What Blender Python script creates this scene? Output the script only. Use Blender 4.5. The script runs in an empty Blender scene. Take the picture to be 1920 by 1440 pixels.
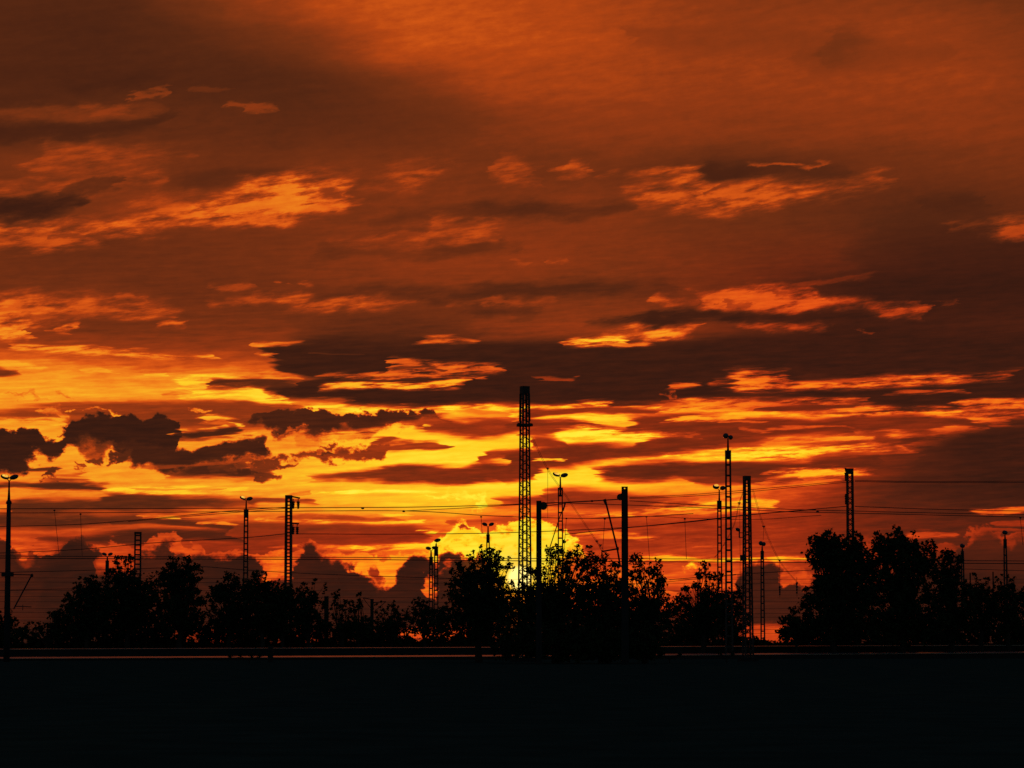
import bpy, bmesh, math, random
import numpy as np
from mathutils import Vector, Matrix
R = math.radians
# ------------------------------------------------------------------ camera
F_PX = 5500.0                 # focal length in photograph pixels (1920 wide), a long lens
HORIZON = 1205.0
EYE = 1.6
PITCH = math.atan((HORIZON - 720.0) / F_PX)
scene = bpy.context.scene
cam_d = bpy.data.cameras.new('camera'); cam = bpy.data.objects.new('camera', cam_d)
scene.collection.objects.link(cam); scene.camera = cam
cam_d.sensor_width = 36.0; cam_d.lens = 36.0 * F_PX / 1920.0
cam_d.clip_start = 0.5; cam_d.clip_end = 20000
cam.location = (0, 0, EYE); cam.rotation_euler = (R(90) + PITCH, 0, 0)
scene.render.engine = 'CYCLES'
scene.view_settings.view_transform = 'Standard'; scene.view_settings.look = 'None'
scene.view_settings.exposure = 0.0; scene.view_settings.gamma = 1.0
scene.cycles.use_denoising = False; scene.cycles.use_adaptive_sampling = True; scene.cycles.adaptive_threshold = 0.01; scene.cycles.adaptive_min_samples = 24
scene.cycles.max_bounces = 6; scene.cycles.transparent_max_bounces = 16

def ray(x, y):
    xc = (x - 960.0) / F_PX; yc = (720.0 - y) / F_PX
    return Vector((xc, math.cos(PITCH) - yc * math.sin(PITCH), math.sin(PITCH) + yc * math.cos(PITCH)))
def at(x, y, D):
    """the point D metres ahead of the camera that lies in direction (x, y)"""
    d = ray(x, y); d *= D / d.y
    return Vector((d.x, D, d.z + EYE))
def sky_xy(x, y):
    """photo direction -> azimuth and elevation, both in units of 1/F_PX radian"""
    d = ray(x, y).normalized()
    return 960.0 + F_PX * math.atan2(d.x, d.y), HORIZON - F_PX * math.asin(d.z)

SUN_DIR = ray(974, 1084).normalized()
SUN_EL = math.asin(SUN_DIR.z); SUN_AZ = math.atan2(SUN_DIR.x, SUN_DIR.y)

# ------------------------------------------------------------------ world: sky with its cloud layers
world = bpy.data.worlds.new('World'); scene.world = world; world.use_nodes = True
nt = world.node_tree; nt.nodes.clear()
def N(t, **kw):
    n = nt.nodes.new(t)
    for k, v in kw.items(): setattr(n, k, v)
    return n
def feed(sock, v):
    if hasattr(v, 'is_output') or isinstance(v, bpy.types.NodeSocket): nt.links.new(v, sock)
    else: sock.default_value = v
def M(op, a, b=0.0, c=None):
    n = N('ShaderNodeMath', operation=op); feed(n.inputs[0], a); feed(n.inputs[1], b)
    if c is not None: feed(n.inputs[2], c)
    return n.outputs[0]
def V3(op, a, b, c=None):
    n = N('ShaderNodeVectorMath', operation=op); feed(n.inputs[0], a); feed(n.inputs[1], b)
    if c is not None: feed(n.inputs[2], c)
    return n.outputs[0]
def comb(x, y, z):
    n = N('ShaderNodeCombineXYZ')
    for i, v in enumerate((x, y, z)): feed(n.inputs[i], v)
    return n.outputs[0]
def sep(v):
    n = N('ShaderNodeSeparateXYZ'); feed(n.inputs[0], v); return n.outputs
def maprange(v, a, b, c=0.0, d=1.0, kind='LINEAR'):
    n = N('ShaderNodeMapRange', interpolation_type=kind, clamp=False)
    feed(n.inputs['Value'], v); feed(n.inputs['From Min'], a); feed(n.inputs['From Max'], b)
    feed(n.inputs['To Min'], c); feed(n.inputs['To Max'], d)
    if kind == 'LINEAR':       # the clamp is a node of its own so that Cycles can evaluate the long chain in order
        k = N('ShaderNodeClamp'); feed(k.inputs[0], n.outputs[0]); k.inputs[1].default_value = min(c, d); k.inputs[2].default_value = max(c, d)
        return k.outputs[0]
    return n.outputs[0]
def mixf(f, a, b):
    n = N('ShaderNodeMix', data_type='FLOAT', clamp_factor=False)
    feed(n.inputs[0], f); feed(n.inputs[2], a); feed(n.inputs[3], b); return n.outputs[0]
def mixc(f, a, b):
    n = N('ShaderNodeMix', data_type='RGBA'); feed(n.inputs[0], f); feed(n.inputs[6], a); feed(n.inputs[7], b)
    return n.outputs[2]
def noise(vec, detail=5.0, rough=0.55, w=None):
    n = N('ShaderNodeTexNoise', noise_dimensions='3D')
    feed(n.inputs['Vector'], vec); n.inputs['Scale'].default_value = 1.0
    n.inputs['Detail'].default_value = detail; n.inputs['Roughness'].default_value = rough
    return n
def rgbcurve(vec, chans, kind='AUTO_CLAMPED'):
    n = N('ShaderNodeRGBCurve'); n.inputs[0].default_value = 1.0
    nt.links.new(vec, n.inputs[1]); mp = n.mapping; mp.use_clip = True; mp.extend = 'HORIZONTAL'
    for ci, pts in enumerate(chans):
        c = mp.curves[ci]
        while len(c.points) > 2: c.points.remove(c.points[-1])
        for i, (x, y) in enumerate(pts):
            y = min(1.0, max(0.0, y)); x = min(1.0, max(0.0, x))
            if i == 0: c.points[0].location = (x, y)
            elif i == len(pts) - 1 : c.points[-1].location = (x, y)
            else: c.points.new(x, y)
        for p in c.points: p.handle_type = kind
    mp.update()
    return n.outputs[0]

Y0, YR = -120.0, 1500.0         # the range of sky heights the curves span
tc = N('ShaderNodeTexCoord')
dx, dy, dz = sep(tc.outputs['Generated'])
az = M('ARCTAN2', dx, dy); el = M('ARCSINE', dz)
U = M('MULTIPLY_ADD', az, F_PX, 960.0)                 # 960 px = straight ahead
Vp = M('MULTIPLY_ADD', el, -F_PX, HORIZON)
P = comb(U, Vp, 0.0)
# warps that fray the outlines of the cloud layers
def scaled(sx, sy, ox=0.0, oy=0.0, src=None):
    return V3('MULTIPLY_ADD', src or P, (sx, sy, 1.0), (ox, oy, 0.0))
def warp(nz, au, av):
    n = V3('MULTIPLY_ADD', nz.outputs['Color'], (au * 2, av * 2, 0.0), (-au, -av, 0.0))
    return n
streak_n = noise(scaled(1/150., 1/17., 3.1, 7.7), 4, 0.55)
puff_n = noise(scaled(1/42., 1/30., 11.3, 2.9), 5, 0.58)
soft_n = noise(scaled(1/260., 1/60., 5.5, 1.3), 4, 0.55)
# slightly tilted fine streaks
tilt = V3('ADD', P, comb(0.0, M('MULTIPLY', U, 0.05), 0.0))
tilt2 = V3('ADD', P, comb(0.0, M('MULTIPLY', U, 0.14), 0.0))
high_n = noise(scaled(1/110., 1/34., 19.0, 8.0, tilt2), 5, 0.58)
fine_n = noise(scaled(1/80., 1/8., 9.0, 4.0, tilt), 3.5, 0.55)
WARP = {}
for nm, nz, au, av in (('st', streak_n, 70, 13), ('pf', puff_n, 40, 34), ('sm', soft_n, 110, 26), ('fs', fine_n, 50, 7), ('hi', high_n, 90, 30)):
    w = warp(nz, au, av); s = sep(w)
    WARP[nm] = (M('ADD', U, s[0]), M('MULTIPLY_ADD', M('ADD', Vp, s[1]), 1/YR, -Y0/YR))

# what frays and thins the banks: long wisps, or the knots of cumulus
er1 = noise(scaled(1/75., 1/9., 21.0, 6.0, tilt), 5, 0.64)
er3 = noise(scaled(1/70., 1/15., 41.0, 16.0, tilt2), 8, 0.62)
er2 = noise(scaled(1/26., 1/17., 14.0, 31.0), 6, 0.66)
ERODE = {}
for nm, nz, k in (('st', er1, 5.0), ('fs', er1, 6.5), ('sm', er1, 4.0), ('pf', er2, 3.6), ('hi', er3, 4.6)):
    ERODE[nm] = (M('MAXIMUM', M('MULTIPLY_ADD', nz.outputs[0], k, 1.15 - 0.5*k), 0.10),
                 M('MAXIMUM', M('MULTIPLY_ADD', nz.outputs[0], 0.45*k, 1.25 - 0.225*k), 0.15))
# broad brightness of the sky, on rows of elevation (top to bottom), columns every 160
COLS = [0,160,320,480,640,800,960,1120,1280,1440,1600,1760,1920]
ROWS = [
 (0,   25,24,34,48,57,59,56,52,46,40,40,38,32),
 (80,  24,22,26,33,47,58,56,52,48,46,46,44,38),
 (160, 24,23,24,25,30,38,50,50,46,46,46,46,42),
 (240, 26,27,28,28,30,33,38,42,42,40,42,42,40),
 (320, 34,36,34,32,36,36,34,34,30,28,30,34,36),
 (400, 34,36,38,36,36,38,38,40,34,32,28,26,30),
 (480, 32,30,32,34,38,42,42,38,36,32,30,22,20),
 (560, 34,34,32,32,36,38,38,36,34,28,20,16,16),
 (620, 34,34,36,36,30,30,38,42,38,28,20,20,20),
 (660, 50,46,44,44,38,22,20,18,18,16,15,15,16),
 (700, 78,76,72,66,42,20,18,17,17,17,15,15,16),
 (740, 83,83,83,84,64,28,24,22,26,26,20,20,26),
 (780, 80,77,58,66,82,90,85,85,76,66,42,30,34),
 (820, 84,84,80,74,88,96,92,92,84,70,50,34,20),
 (860, 80,82,80,82,91,100,98,93,87,70,44,22,16),
 (900, 78,80,82,86,92,98,100,98,92,72,44,20,15),
 (940, 74,74,76,78,87,92,92,80,72,58,32,22,18),
 (980, 68,66,62,62,70,72,60,48,48,46,34,28,24),
 (1020,56,50,48,46,56,66,66,48,46,44,34,28,28),
 (1060,30,28,32,34,52,76,84,58,62,58,36,28,22),
 (1100,17,17,20,22,24,40,80,72,70,50,36,22,16),
 (1150,13,13,13,13,13,16,40,50,50,28,20,16,13),
 (1178,12,12,12,12,12,16,20,20,20,28,20,12,12),
 (1215,10,10,10,10,10,10,10,10,10,10,10,10,10)]
X0, XR = -60.0, 2040.0
us, vs = WARP['sm']
ub1 = M('MULTIPLY_ADD', us, 1/XR, -X0/XR)
ubc = N('ShaderNodeCombineColor')
for i in range(3): nt.links.new(ub1, ubc.inputs[i])
ub = ubc.outputs[0]
rowv = []
for i in range(0, len(ROWS), 3):
    tri = ROWS[i:i+3]
    o = rgbcurve(ub, [[((x - X0)/XR, v/130.0) for x, v in zip(COLS, r[1:])] for r in tri])
    sc_ = N('ShaderNodeSeparateColor'); nt.links.new(o, sc_.inputs[0]); s = sc_.outputs; rowv += [(tri[k][0], s[k]) for k in range(len(tri))]
L = rowv[0][1]
for k in range(1, len(rowv)):
    a = (rowv[k-1][0]-Y0)/YR; b = (rowv[k][0]-Y0)/YR
    L = mixf(maprange(vs, a, b, kind='SMOOTHSTEP' if rowv[k][0] < 600 else 'LINEAR'), L, rowv[k][1])

LAYERS = []
def RB(pts, val, s1=3.0, s2=None, alpha=1.0, w='st'):
    """a bank of cloud between an upper and a lower outline; pts = (x, top, bottom[, brightness])"""
    LAYERS.append((pts, val, s1, s1 if s2 is None else s2, alpha, w))
# high, soft clouds
RB([(0,10,110),(200,30,140),(400,70,175),(600,140,235),(760,200,240),(900,235,240)],21,70,alpha=.32)
RB([(0,120,150),(150,130,160),(300,140,150)],20,20,alpha=.5)
RB([(0,196,214,40),(150,200,226,42),(300,196,206,40)],40,14,alpha=.7)
RB([(1180,60,80),(1400,50,90),(1560,66,84)],36,26,alpha=.5)
RB([(0,174,190),(60,176,192),(110,182,190),(160,186,188)],20,18,alpha=.6,w='sm')
RB([(80,168,170),(130,158,172),(200,150,168),(280,140,150)],19,20,alpha=.6,w='sm')
RB([(0,240,270),(60,238,264),(130,232,256),(200,228,248),(320,216,226)],18,16,alpha=.8,w='sm')
RB([(340,120,130),(380,108,138),(430,118,126)],24,18,alpha=.5,w='sm')
RB([(175,196,204),(210,194,206),(245,198,203)],48,8,alpha=.6)
RB([(240,178,183),(280,172,179),(318,168,173)],46,7,alpha=.7)
RB([(440,198,203),(470,196,202),(500,193,199),(515,194,197)],47,5,alpha=.7)
RB([(350,165,170),(390,160,168),(440,160,166)],40,10,alpha=.5)
RB([(60,300,332),(100,282,318),(170,272,316),(220,284,308),(290,286,299),(350,284,288)],53,16,alpha=.8)
RB([(0,348,380),(60,343,370),(120,338,364),(200,333,350),(270,326,342),(340,334,346)],55,12,alpha=.8)
RB([(120,356,366),(180,344,356),(230,332,342)],26,8,alpha=.8)
RB([(0,376,416),(40,368,410),(90,364,400),(140,372,390)],16,10)
RB([(300,330,345),(380,322,345),(440,318,342),(520,322,334)],24,10,alpha=.7)
RB([(0,424,448,68),(100,418,442,68),(200,413,438,66),(260,394,430,64),(300,368,424,62),(350,372,420,66),(400,372,417,68),(450,356,414,68),(500,342,411,68),(550,332,406,71),(600,326,398,70),(640,330,385,66),(672,340,350,60)],66,8,5,w='sm')
RB([(575,358,360),(610,354,364),(655,357,362)],36,6,alpha=.8)
RB([(200,380,400),(260,372,396),(310,362,378),(360,366,374)],40,10,alpha=.5)
RB([(388,416,425),(420,411,422),(480,402,416),(550,396,408),(640,372,388),(690,372,376)],66,6)
RB([(0,450,460),(80,440,462),(140,442,464),(175,455,462)],57,6)
RB([(90,440,444),(140,437,443),(190,440,443)],34,4,alpha=.6)
RB([(700,336,338),(725,330,342),(750,318,352),(770,316,353),(800,312,336),(825,316,324)],57,10,6,w='st',alpha=.9)
RB([(935,308,315),(950,298,330),(975,303,338),(1000,316,338),(1012,326,336)],53,8,w='st',alpha=.9)
RB([(1047,318,322),(1065,307,328),(1090,308,326),(1107,318,322)],57,6,w='st')
RB([(1135,320,326),(1150,316,328),(1165,320,324)],48,8,w='st',alpha=.8)
RB([(1180,328,331),(1230,322,330),(1290,316,330),(1312,316,332)],60,4)
RB([(1160,364,368),(1200,357,378),(1240,349,384),(1280,341,388),(1320,337,394),(1360,345,394),(1400,336,388),(1440,340,382),(1500,347,374),(1560,350,366),(1610,348,357),(1660,336,343)],61,9,5,w='st')
RB([(1300,314,322),(1320,309,340),(1380,311,344),(1440,314,332),(1500,316,328),(1580,320,330)],20,7,10)
RB([(1340,366,372),(1360,352,364),(1385,342,350),(1410,337,342)],38,6,alpha=.8,w='st')
RB([(1405,305,309),(1450,308,315),(1500,310,317),(1540,300,304)],50,5)
RB([(1785,424,428),(1830,422,429),(1860,413,434),(1890,408,443),(1925,409,446)],70,6,4,w='pf')
RB([(1740,374,386),(1790,368,390),(1840,374,384)],20,10,alpha=.6)
RB([(1500,102,112),(1540,97,123),(1575,60,126),(1600,72,122),(1640,90,116),(1700,92,104),(1770,92,100)],31,10,alpha=.7,w='pf')
RB([(700,412,418),(780,402,412),(850,392,406),(920,381,404),(1000,379,406),(1080,387,403),(1180,380,392)],22,10,alpha=.8,w='st')
RB([(600,470,482),(700,464,476),(800,458,473),(860,444,472),(930,452,470),(980,458,462)],25,10,w='st',alpha=.8)
RB([(640,457,460),(700,450,460),(780,442,456),(800,418,450),(860,415,443),(910,409,446),(945,432,450)],58,7,alpha=.9,w='st')
RB([(690,438,444),(760,430,438),(800,426,430)],30,6,alpha=.5)
RB([(1035,488,496),(1060,487,495),(1085,490,494)],58,4,alpha=.8)
RB([(960,489,494),(975,488,495),(992,490,494)],52,4,alpha=.7)
RB([(560,548,556),(700,544,558),(860,541,560),(950,532,557),(1020,525,553),(1080,523,551),(1160,531,546),(1270,540,548)],22,9,w='st',alpha=.85)
RB([(395,558,562),(450,557,567),(500,555,573),(580,556,579),(640,558,580),(700,562,578),(760,566,574)],60,4)
RB([(415,532,537),(440,531,541),(470,535,539)],52,5,alpha=.8)
RB([(515,526,528),(530,524,530),(542,527,530)],54,3,w='st'); RB([(560,532,536),(575,529,537),(590,532,536)],54,3,w='st')
RB([(870,572,578),(930,568,590),(1000,575,586)],25,12,w='st',alpha=.8)
RB([(850,562,566),(940,560,568),(1040,560,564)],49,5,alpha=.8)
RB([(1500,526,534),(1560,522,530),(1630,512,520)],42,8,alpha=.7)
RB([(1560,600,640),(1640,470,640),(1700,462,640),(1780,455,560),(1860,450,540),(1925,440,530)],16,40,50,alpha=.6,w='sm')
RB([(1220,565,568),(1240,558,573),(1265,565,574),(1306,565,572)],62,4,w='st')
RB([(1306,552,558),(1325,547,577),(1380,538,579),(1430,531,581),(1470,535,581),(1500,546,581),(1525,540,579),(1550,558,578),(1630,566,574)],63,5,4,w='pf')
RB([(1372,562,568),(1400,564,569),(1430,560,566)],46,4,alpha=.8,w='st'); RB([(1465,535,545),(1480,548,556),(1500,552,556)],44,5,alpha=.8,w='st')
RB([(1628,572,575),(1660,568,585),(1700,569,589),(1737,576,585)],54,8,6)
RB([(1760,572,580),(1780,569,577),(1795,566,572)],36,8,alpha=.6)
RB([(1080,608,613),(1180,598,613),(1290,586,608),(1400,582,600),(1500,582,600),(1600,580,600)],17,8,w='sm')
RB([(870,640,646),(960,612,640),(1080,616,640),(1160,620,640)],44,20,alpha=.4,w='sm')
# left, above the golden gap
RB([(0,562,600,68),(60,554,602,65),(130,560,599,62),(200,566,592,60),(280,571,589,60),(320,580,588,58)],64,6,4)
RB([(0,596,633),(25,600,632),(45,606,629)],76,6,3)
RB([(55,588,592),(110,592,600),(150,592,598)],40,6,alpha=.5)
RB([(215,558,561),(240,555,565),(268,560,565)],52,4)
RB([(105,612,617),(130,608,614),(162,611,615)],66,3); RB([(100,618,624),(120,620,627),(132,624,627)],56,5,alpha=.8)
RB([(303,603,607),(330,600,610),(366,606,610)],66,4,w='pf')
RB([(320,590,593),(328,588,594)],50,4)
RB([(10,645,652),(60,645,657),(100,647,660),(180,652,666),(215,658,664),(240,655,669),(300,662,671),(345,667,671),(390,664,672)],77,3,3)
RB([(0,676,690),(40,680,694),(75,688,698)],82,5); RB([(0,690,705),(20,692,703),(36,696,700)],34,4)
RB([(160,694,698),(190,692,697),(214,694,698)],84,2,alpha=.7); RB([(280,700,702),(305,699,706),(312,703,706)],90,2,alpha=.7)
RB([(20,744,748),(60,742,748),(90,744,748)],70,4,alpha=.7,w='pf'); RB([(100,736,740),(120,735,743),(138,740,744)],66,4,alpha=.7,w='pf')
# dark mass across the middle
RB([(505,652,664),(530,647,684),(560,641,704),(600,633,720),(650,629,752),(720,631,760),(780,636,765),(840,641,758),(900,645,754),(960,645,754),(1040,643,756),(1100,645,757),(1160,650,758),(1240,648,755),(1320,640,745),(1400,632,738),(1500,634,744),(1600,635,750),(1700,636,764),(1800,636,765),(1925,640,742)],16.5,6,5)
RB([(484,747,750),(500,735,749),(520,722,749),(560,713,749),(620,711,753),(700,712,758)],17,4)
RB([(560,636,640),(620,618,640),(680,600,640),(760,590,640),(830,596,640),(880,620,642)],26,24,10,alpha=.55,w='sm')
RB([(480,642,648,72),(500,642,650,72),(530,641,650,64),(560,637,641,58)],66,3); RB([(486,662,668),(510,662,670),(520,666,670)],74,3)
RB([(780,637,641),(820,631,643),(880,638,642)],63,4)
RB([(1065,641,647),(1100,635,647),(1150,631,648),(1180,640,650)],94,4); RB([(1140,627,633,66),(1180,620,630,76),(1230,618,636,78),(1305,613,619,66)],72,4)
RB([(1150,646,650),(1180,644,652),(1240,638,644)],70,3)
RB([(1380,606,609),(1420,603,616),(1470,607,618),(1550,612,618)],54,3); RB([(1270,618,621),(1310,613,617)],62,3)
RB([(1600,617,619),(1635,616,619)],40,2,alpha=.8)
RB([(600,727,731),(640,720,731),(700,715,731),(760,717,731),(810,716,726),(866,711,718)],86,3)
RB([(636,702,708),(690,701,711),(722,700,712),(735,672,712),(780,674,711),(840,681,706),(900,683,700),(922,684,698),(942,692,696)],63,3,w='fs')
RB([(735,690,694),(790,684,689),(830,692,696)],30,3,alpha=.8,w='fs'); RB([(640,709,712),(720,712,716),(800,708,712)],20,2,alpha=.9,w='fs')
RB([(885,709,712),(895,707,712),(907,710,712)],60,2,w='fs')
RB([(600,706,709),(650,700,707),(700,698,704)],62,3,w='fs',alpha=.8); RB([(600,660,665),(640,662,667),(670,664,667)],30,4,alpha=.6)
RB([(1005,708,711),(1040,708,713),(1080,711,714)],44,3,w='fs'); RB([(1088,702,704),(1096,701,704)],38,2)
# golden gap, left of the sun
RB([(322,720,724),(360,704,722),(400,701,714),(450,704,717),(520,706,715),(548,711,717)],94,3)
RB([(385,717,726),(420,715,729),(460,713,731),(500,711,725),(548,716,722)],25,5)
RB([(350,728,742),(420,730,750),(480,727,753),(505,738,753),(540,748,760)],96,5)
RB([(430,752,762),(520,749,769),(600,755,771),(700,762,772),(800,763,772),(900,757,767),(960,761,769),(1040,761,770),(1110,753,763),(1147,752,757)],99,4,w='fs')
RB([(540,757,765),(600,748,758),(650,746,756)],60,4,alpha=.7,w='fs')
RB([(310,735,740),(325,733,739),(340,736,739)],62,5,alpha=.7)
# rust bank low left
RB([(0,772,792,46),(60,767,790,46),(130,757,794,47),(240,755,802,44),(350,753,805,43),(430,750,800,42),(490,760,798,42),(560,768,774,40)],45,4,6)
RB([(0,786,800),(60,785,800),(125,792,799)],83,5); RB([(70,768,776),(100,766,778),(130,774,778)],74,5,w='pf',alpha=.8)
RB([(160,766,771),(180,765,772),(200,769,772)],72,3,w='pf'); RB([(210,769,774),(220,768,776),(230,771,774)],82,3,w='pf')
RB([(362,768,773),(375,766,775),(390,766,769)],76,3,w='pf'); RB([(130,762,765),(142,761,766)],76,3,w='pf')
RB([(365,786,790),(395,778,792),(420,782,798),(455,792,800)],86,5,w='fs'); RB([(380,790,796),(410,786,794),(440,792,800)],54,5,alpha=.8,w='fs')
# dark cumulus on the left
RB([(35,806,832),(50,806,838),(70,806,842),(85,814,852),(100,818,860),(115,812,852),(125,800,836),(140,790,830),(180,788,830),(215,780,838),(240,775,848),(265,783,864),(290,783,868),(315,787,862),(333,796,846),(340,800,812)],15.5,4,9,w='pf')
RB([(0,803,884),(15,806,885),(35,813,885),(50,816,872),(60,828,862),(70,845,855)],15.5,4,9,w='pf')
RB([(215,840,846),(235,842,862),(260,836,874),(300,838,874),(350,843,874),(400,834,869),(440,822,861),(480,822,856),(500,826,852),(508,838,848)],19,6,8,w='pf')
RB([(326,814,818),(345,804,814),(375,805,811),(410,800,805)],84,4,w='fs')
RB([(335,816,822),(360,809,823),(400,806,819),(440,801,813),(452,804,808)],20,4,w='fs')
RB([(420,820,824),(450,815,822),(480,814,820)],84,4,w='fs',alpha=.8)
RB([(146,826,834),(165,824,846),(185,826,852),(200,830,840)],30,8,alpha=.55,w='pf')
RB([(205,857,860),(225,851,862),(242,855,861)],26,5,w='pf'); RB([(165,853,860),(180,849,861),(192,856,860)],33,5,w='pf')
RB([(180,832,840),(200,828,846),(215,834,842)],34,6,alpha=.7,w='pf')
RB([(142,872,876),(160,870,878)],38,4,w='pf',alpha=.8); RB([(70,876,882),(95,874,884),(110,880,884)],30,4,w='st')
RB([(82,893,897),(93,888,898),(105,890,895)],27,3,w='pf'); RB([(112,893,896),(135,890,896),(160,890,893)],50,4,w='st',alpha=.7)
RB([(303,890,894),(340,882,894),(380,873,895),(420,877,895),(450,869,896),(480,879,895),(502,888,893)],21,4,w='st')
RB([(390,872,880),(410,868,882),(440,868,884)],30,6,w='pf',alpha=.7); RB([(440,866,876),(470,862,872),(520,866,870)],40,5,w='pf',alpha=.8)
RB([(265,876,880),(340,872,877),(440,864,869)],52,4,alpha=.6)
RB([(0,907,914),(40,907,913),(80,903,915),(130,902,916),(180,907,917),(210,914,917)],23,3)
RB([(30,946,962),(100,939,962),(165,939,957),(180,930,957),(220,926,959),(300,930,959),(370,934,950),(430,936,946),(480,939,943)],27,4)
RB([(195,918,921),(260,912,925),(340,911,925),(420,914,923),(465,917,919)],93,3,w='fs')
RB([(250,914,917),(330,916,919),(400,915,918)],70,2,alpha=.7,w='fs')
RB([(0,966,990),(50,963,990),(130,964,988),(200,968,982),(260,968,978)],27,4); RB([(210,976,984),(300,972,982),(360,974,986),(430,983,993),(480,988,999),(540,992,1001)],27,4)
RB([(80,1011,1014),(150,1007,1016),(230,1000,1021),(330,997,1016),(400,995,1013),(480,1000,1017)],24,4)
RB([(250,968,970),(290,966,971),(330,969,972)],82,2,w='fs'); RB([(370,978,981),(410,978,985),(440,984,988)],76,3,w='fs')
# above the sun, left side
RB([(462,782,785),(490,775,796),(530,772,812),(560,772,808),(620,771,813),(680,771,818),(740,771,800),(780,772,790),(825,779,783)],21,3,8,w='pf')
RB([(530,806,812),(560,800,804),(575,800,804)],64,3,w='pf',alpha=.8); RB([(580,806,820),(620,812,824),(650,800,818),(668,804,814)],60,8,w='pf',alpha=.6)
RB([(780,795,800),(830,781,812),(870,790,818),(905,786,822),(950,788,816),(1000,787,800),(1050,788,799),(1112,794,800)],43,4)
RB([(745,794,798),(790,784,796),(840,780,788)],52,6,alpha=.8)
RB([(805,794,797),(815,795,798),(822,796,798)],90,2)
RB([(620,822,826),(700,806,836),(760,800,826),(800,806,822)],92,12,alpha=.7,w='st')
RB([(545,851,856),(570,845,859),(600,848,862),(650,846,862),(690,838,857),(720,840,852)],42,5,w='pf')
RB([(690,826,830),(720,820,832),(750,826,832),(790,832,842),(838,834,838)],46,5,w='fs'); RB([(690,836,846),(750,835,846),(800,830,842),(836,834,838)],45,4,w='fs')
RB([(598,835,839),(618,831,841),(640,836,840)],42,4,w='pf'); RB([(600,850,852),(614,844,850),(626,848,851)],30,3,w='pf')
RB([(577,897,899),(640,890,900),(700,882,901),(740,875,903),(780,871,906),(820,874,909),(860,876,909),(900,872,904),(950,870,900),(985,870,898),(1012,886,892)],37,3)
RB([(480,862,874),(510,860,870),(548,864,867)],38,5,w='pf'); RB([(470,878,894),(500,886,897),(520,892,896)],34,5,w='pf')
RB([(905,855,868),(940,845,862),(980,842,850)],46,6); RB([(560,800,830),(590,822,838),(600,826,840)],64,14,alpha=.5,w='pf')
RB([(608,922,925),(700,920,925),(735,918,925),(760,920,924),(810,922,924)],104,2,w='fs')
RB([(800,928,934),(840,926,934),(860,928,932)],103,5,w='pf'); RB([(860,926,940),(880,924,940),(895,930,936)],104,6,w='pf'); RB([(888,948,956),(900,934,950),(912,932,938)],104,5,w='pf')
RB([(470,934,948),(500,935,943),(560,939,945),(592,942,946)],40,4); RB([(540,922,926),(575,922,927)],62,3,alpha=.7)
RB([(535,966,974),(620,966,978),(700,968,978),(748,973,977)],50,4)
RB([(480,972,975),(530,974,979),(620,978,985),(700,980,986),(760,974,983),(798,972,977)],96,3,w='fs')
RB([(700,963,966),(740,962,968),(772,964,967)],92,3,w='fs')
RB([(440,984,1018),(560,983,1023),(640,984,1021),(700,986,1019),(780,990,1016),(815,996,1006)],41,4)
RB([(640,1024,1031),(700,1025,1036),(760,1020,1031),(835,1021,1029)],94,5,w='fs'); RB([(780,996,999),(815,996,1000)],96,2,w='fs')
RB([(500,1023,1028,60),(600,1022,1030,72),(660,1024,1034,80)],70,5)
RB([(850,974,984),(900,972,982),(950,970,984)],48,5,alpha=.8); RB([(930,938,946),(985,934,948),(1040,928,948)],46,4)
# right of the tall mast
RB([(960,775,788,94),(1040,777,790,96),(1100,776,792,98),(1180,767,795,94),(1280,760,777,90),(1350,760,775,84),(1450,770,786,86),(1560,772,786,82),(1640,766,785,84),(1720,766,782,82),(1800,770,782,78),(1850,775,782,76),(1925,768,781,72)],90,4,w='fs')
RB([(985,771,782),(1040,768,778),(1100,764,774),(1160,766,774),(1230,769,774)],40,4,w='fs')
RB([(960,787,802),(1000,788,803),(1060,788,799),(1112,794,800)],37,4,w='st')
RB([(1175,800,816),(1215,779,822),(1280,776,826),(1350,784,828),(1440,785,824),(1520,788,812),(1600,783,810),(1700,780,804),(1800,786,800),(1870,786,795)],36,4)
RB([(1238,787,790),(1300,781,788),(1390,780,784)],82,3,w='fs'); RB([(1350,788,791),(1400,787,791),(1440,789,791)],60,3,w='fs')
RB([(1240,752,764,60),(1300,750,766,76),(1380,749,766,72),(1440,749,762,66),(1540,747,758,66),(1635,750,756,60)],70,5,w='fs')
RB([(1420,764,768),(1500,762,768),(1600,760,766)],34,3,w='fs'); RB([(1560,767,770),(1600,766,770),(1680,768,771)],70,3,w='fs')
RB([(1330,717,721),(1360,713,723),(1375,700,729),(1400,697,732),(1440,699,733),(1465,701,734),(1482,716,734),(1540,714,731),(1600,711,727),(1700,707,723),(1780,703,719),(1850,705,714),(1908,701,706)],72,5,3)
RB([(1440,718,720),(1540,716,719),(1640,710,713)],48,3,alpha=.7); RB([(1480,708,716),(1540,704,713),(1600,703,709)],20,3,alpha=.8)
RB([(1256,724,727),(1285,718,728),(1314,720,724)],66,3); RB([(1245,738,742),(1262,736,743),(1280,740,743)],50,4,w='pf')
RB([(1655,736,738),(1710,734,741),(1760,734,740),(1805,735,738)],54,3)
RB([(1800,763,767),(1830,752,769),(1860,748,768),(1925,749,764)],70,4); RB([(1810,783,785),(1840,782,789),(1895,784,787)],74,3)
RB([(1868,791,794),(1900,789,799),(1918,795,798)],72,3)
RB([(990,806,816),(1040,800,813),(1080,797,806),(1120,799,812),(1200,806,818),(1245,812,819)],45,4)
RB([(1040,822,836),(1060,807,839),(1090,800,839),(1140,807,838),(1200,812,836),(1240,816,832),(1310,820,827)],103,5,w='fs')
RB([(1005,828,842),(1040,821,839),(1085,831,837)],44,9,w='sm')
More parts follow.
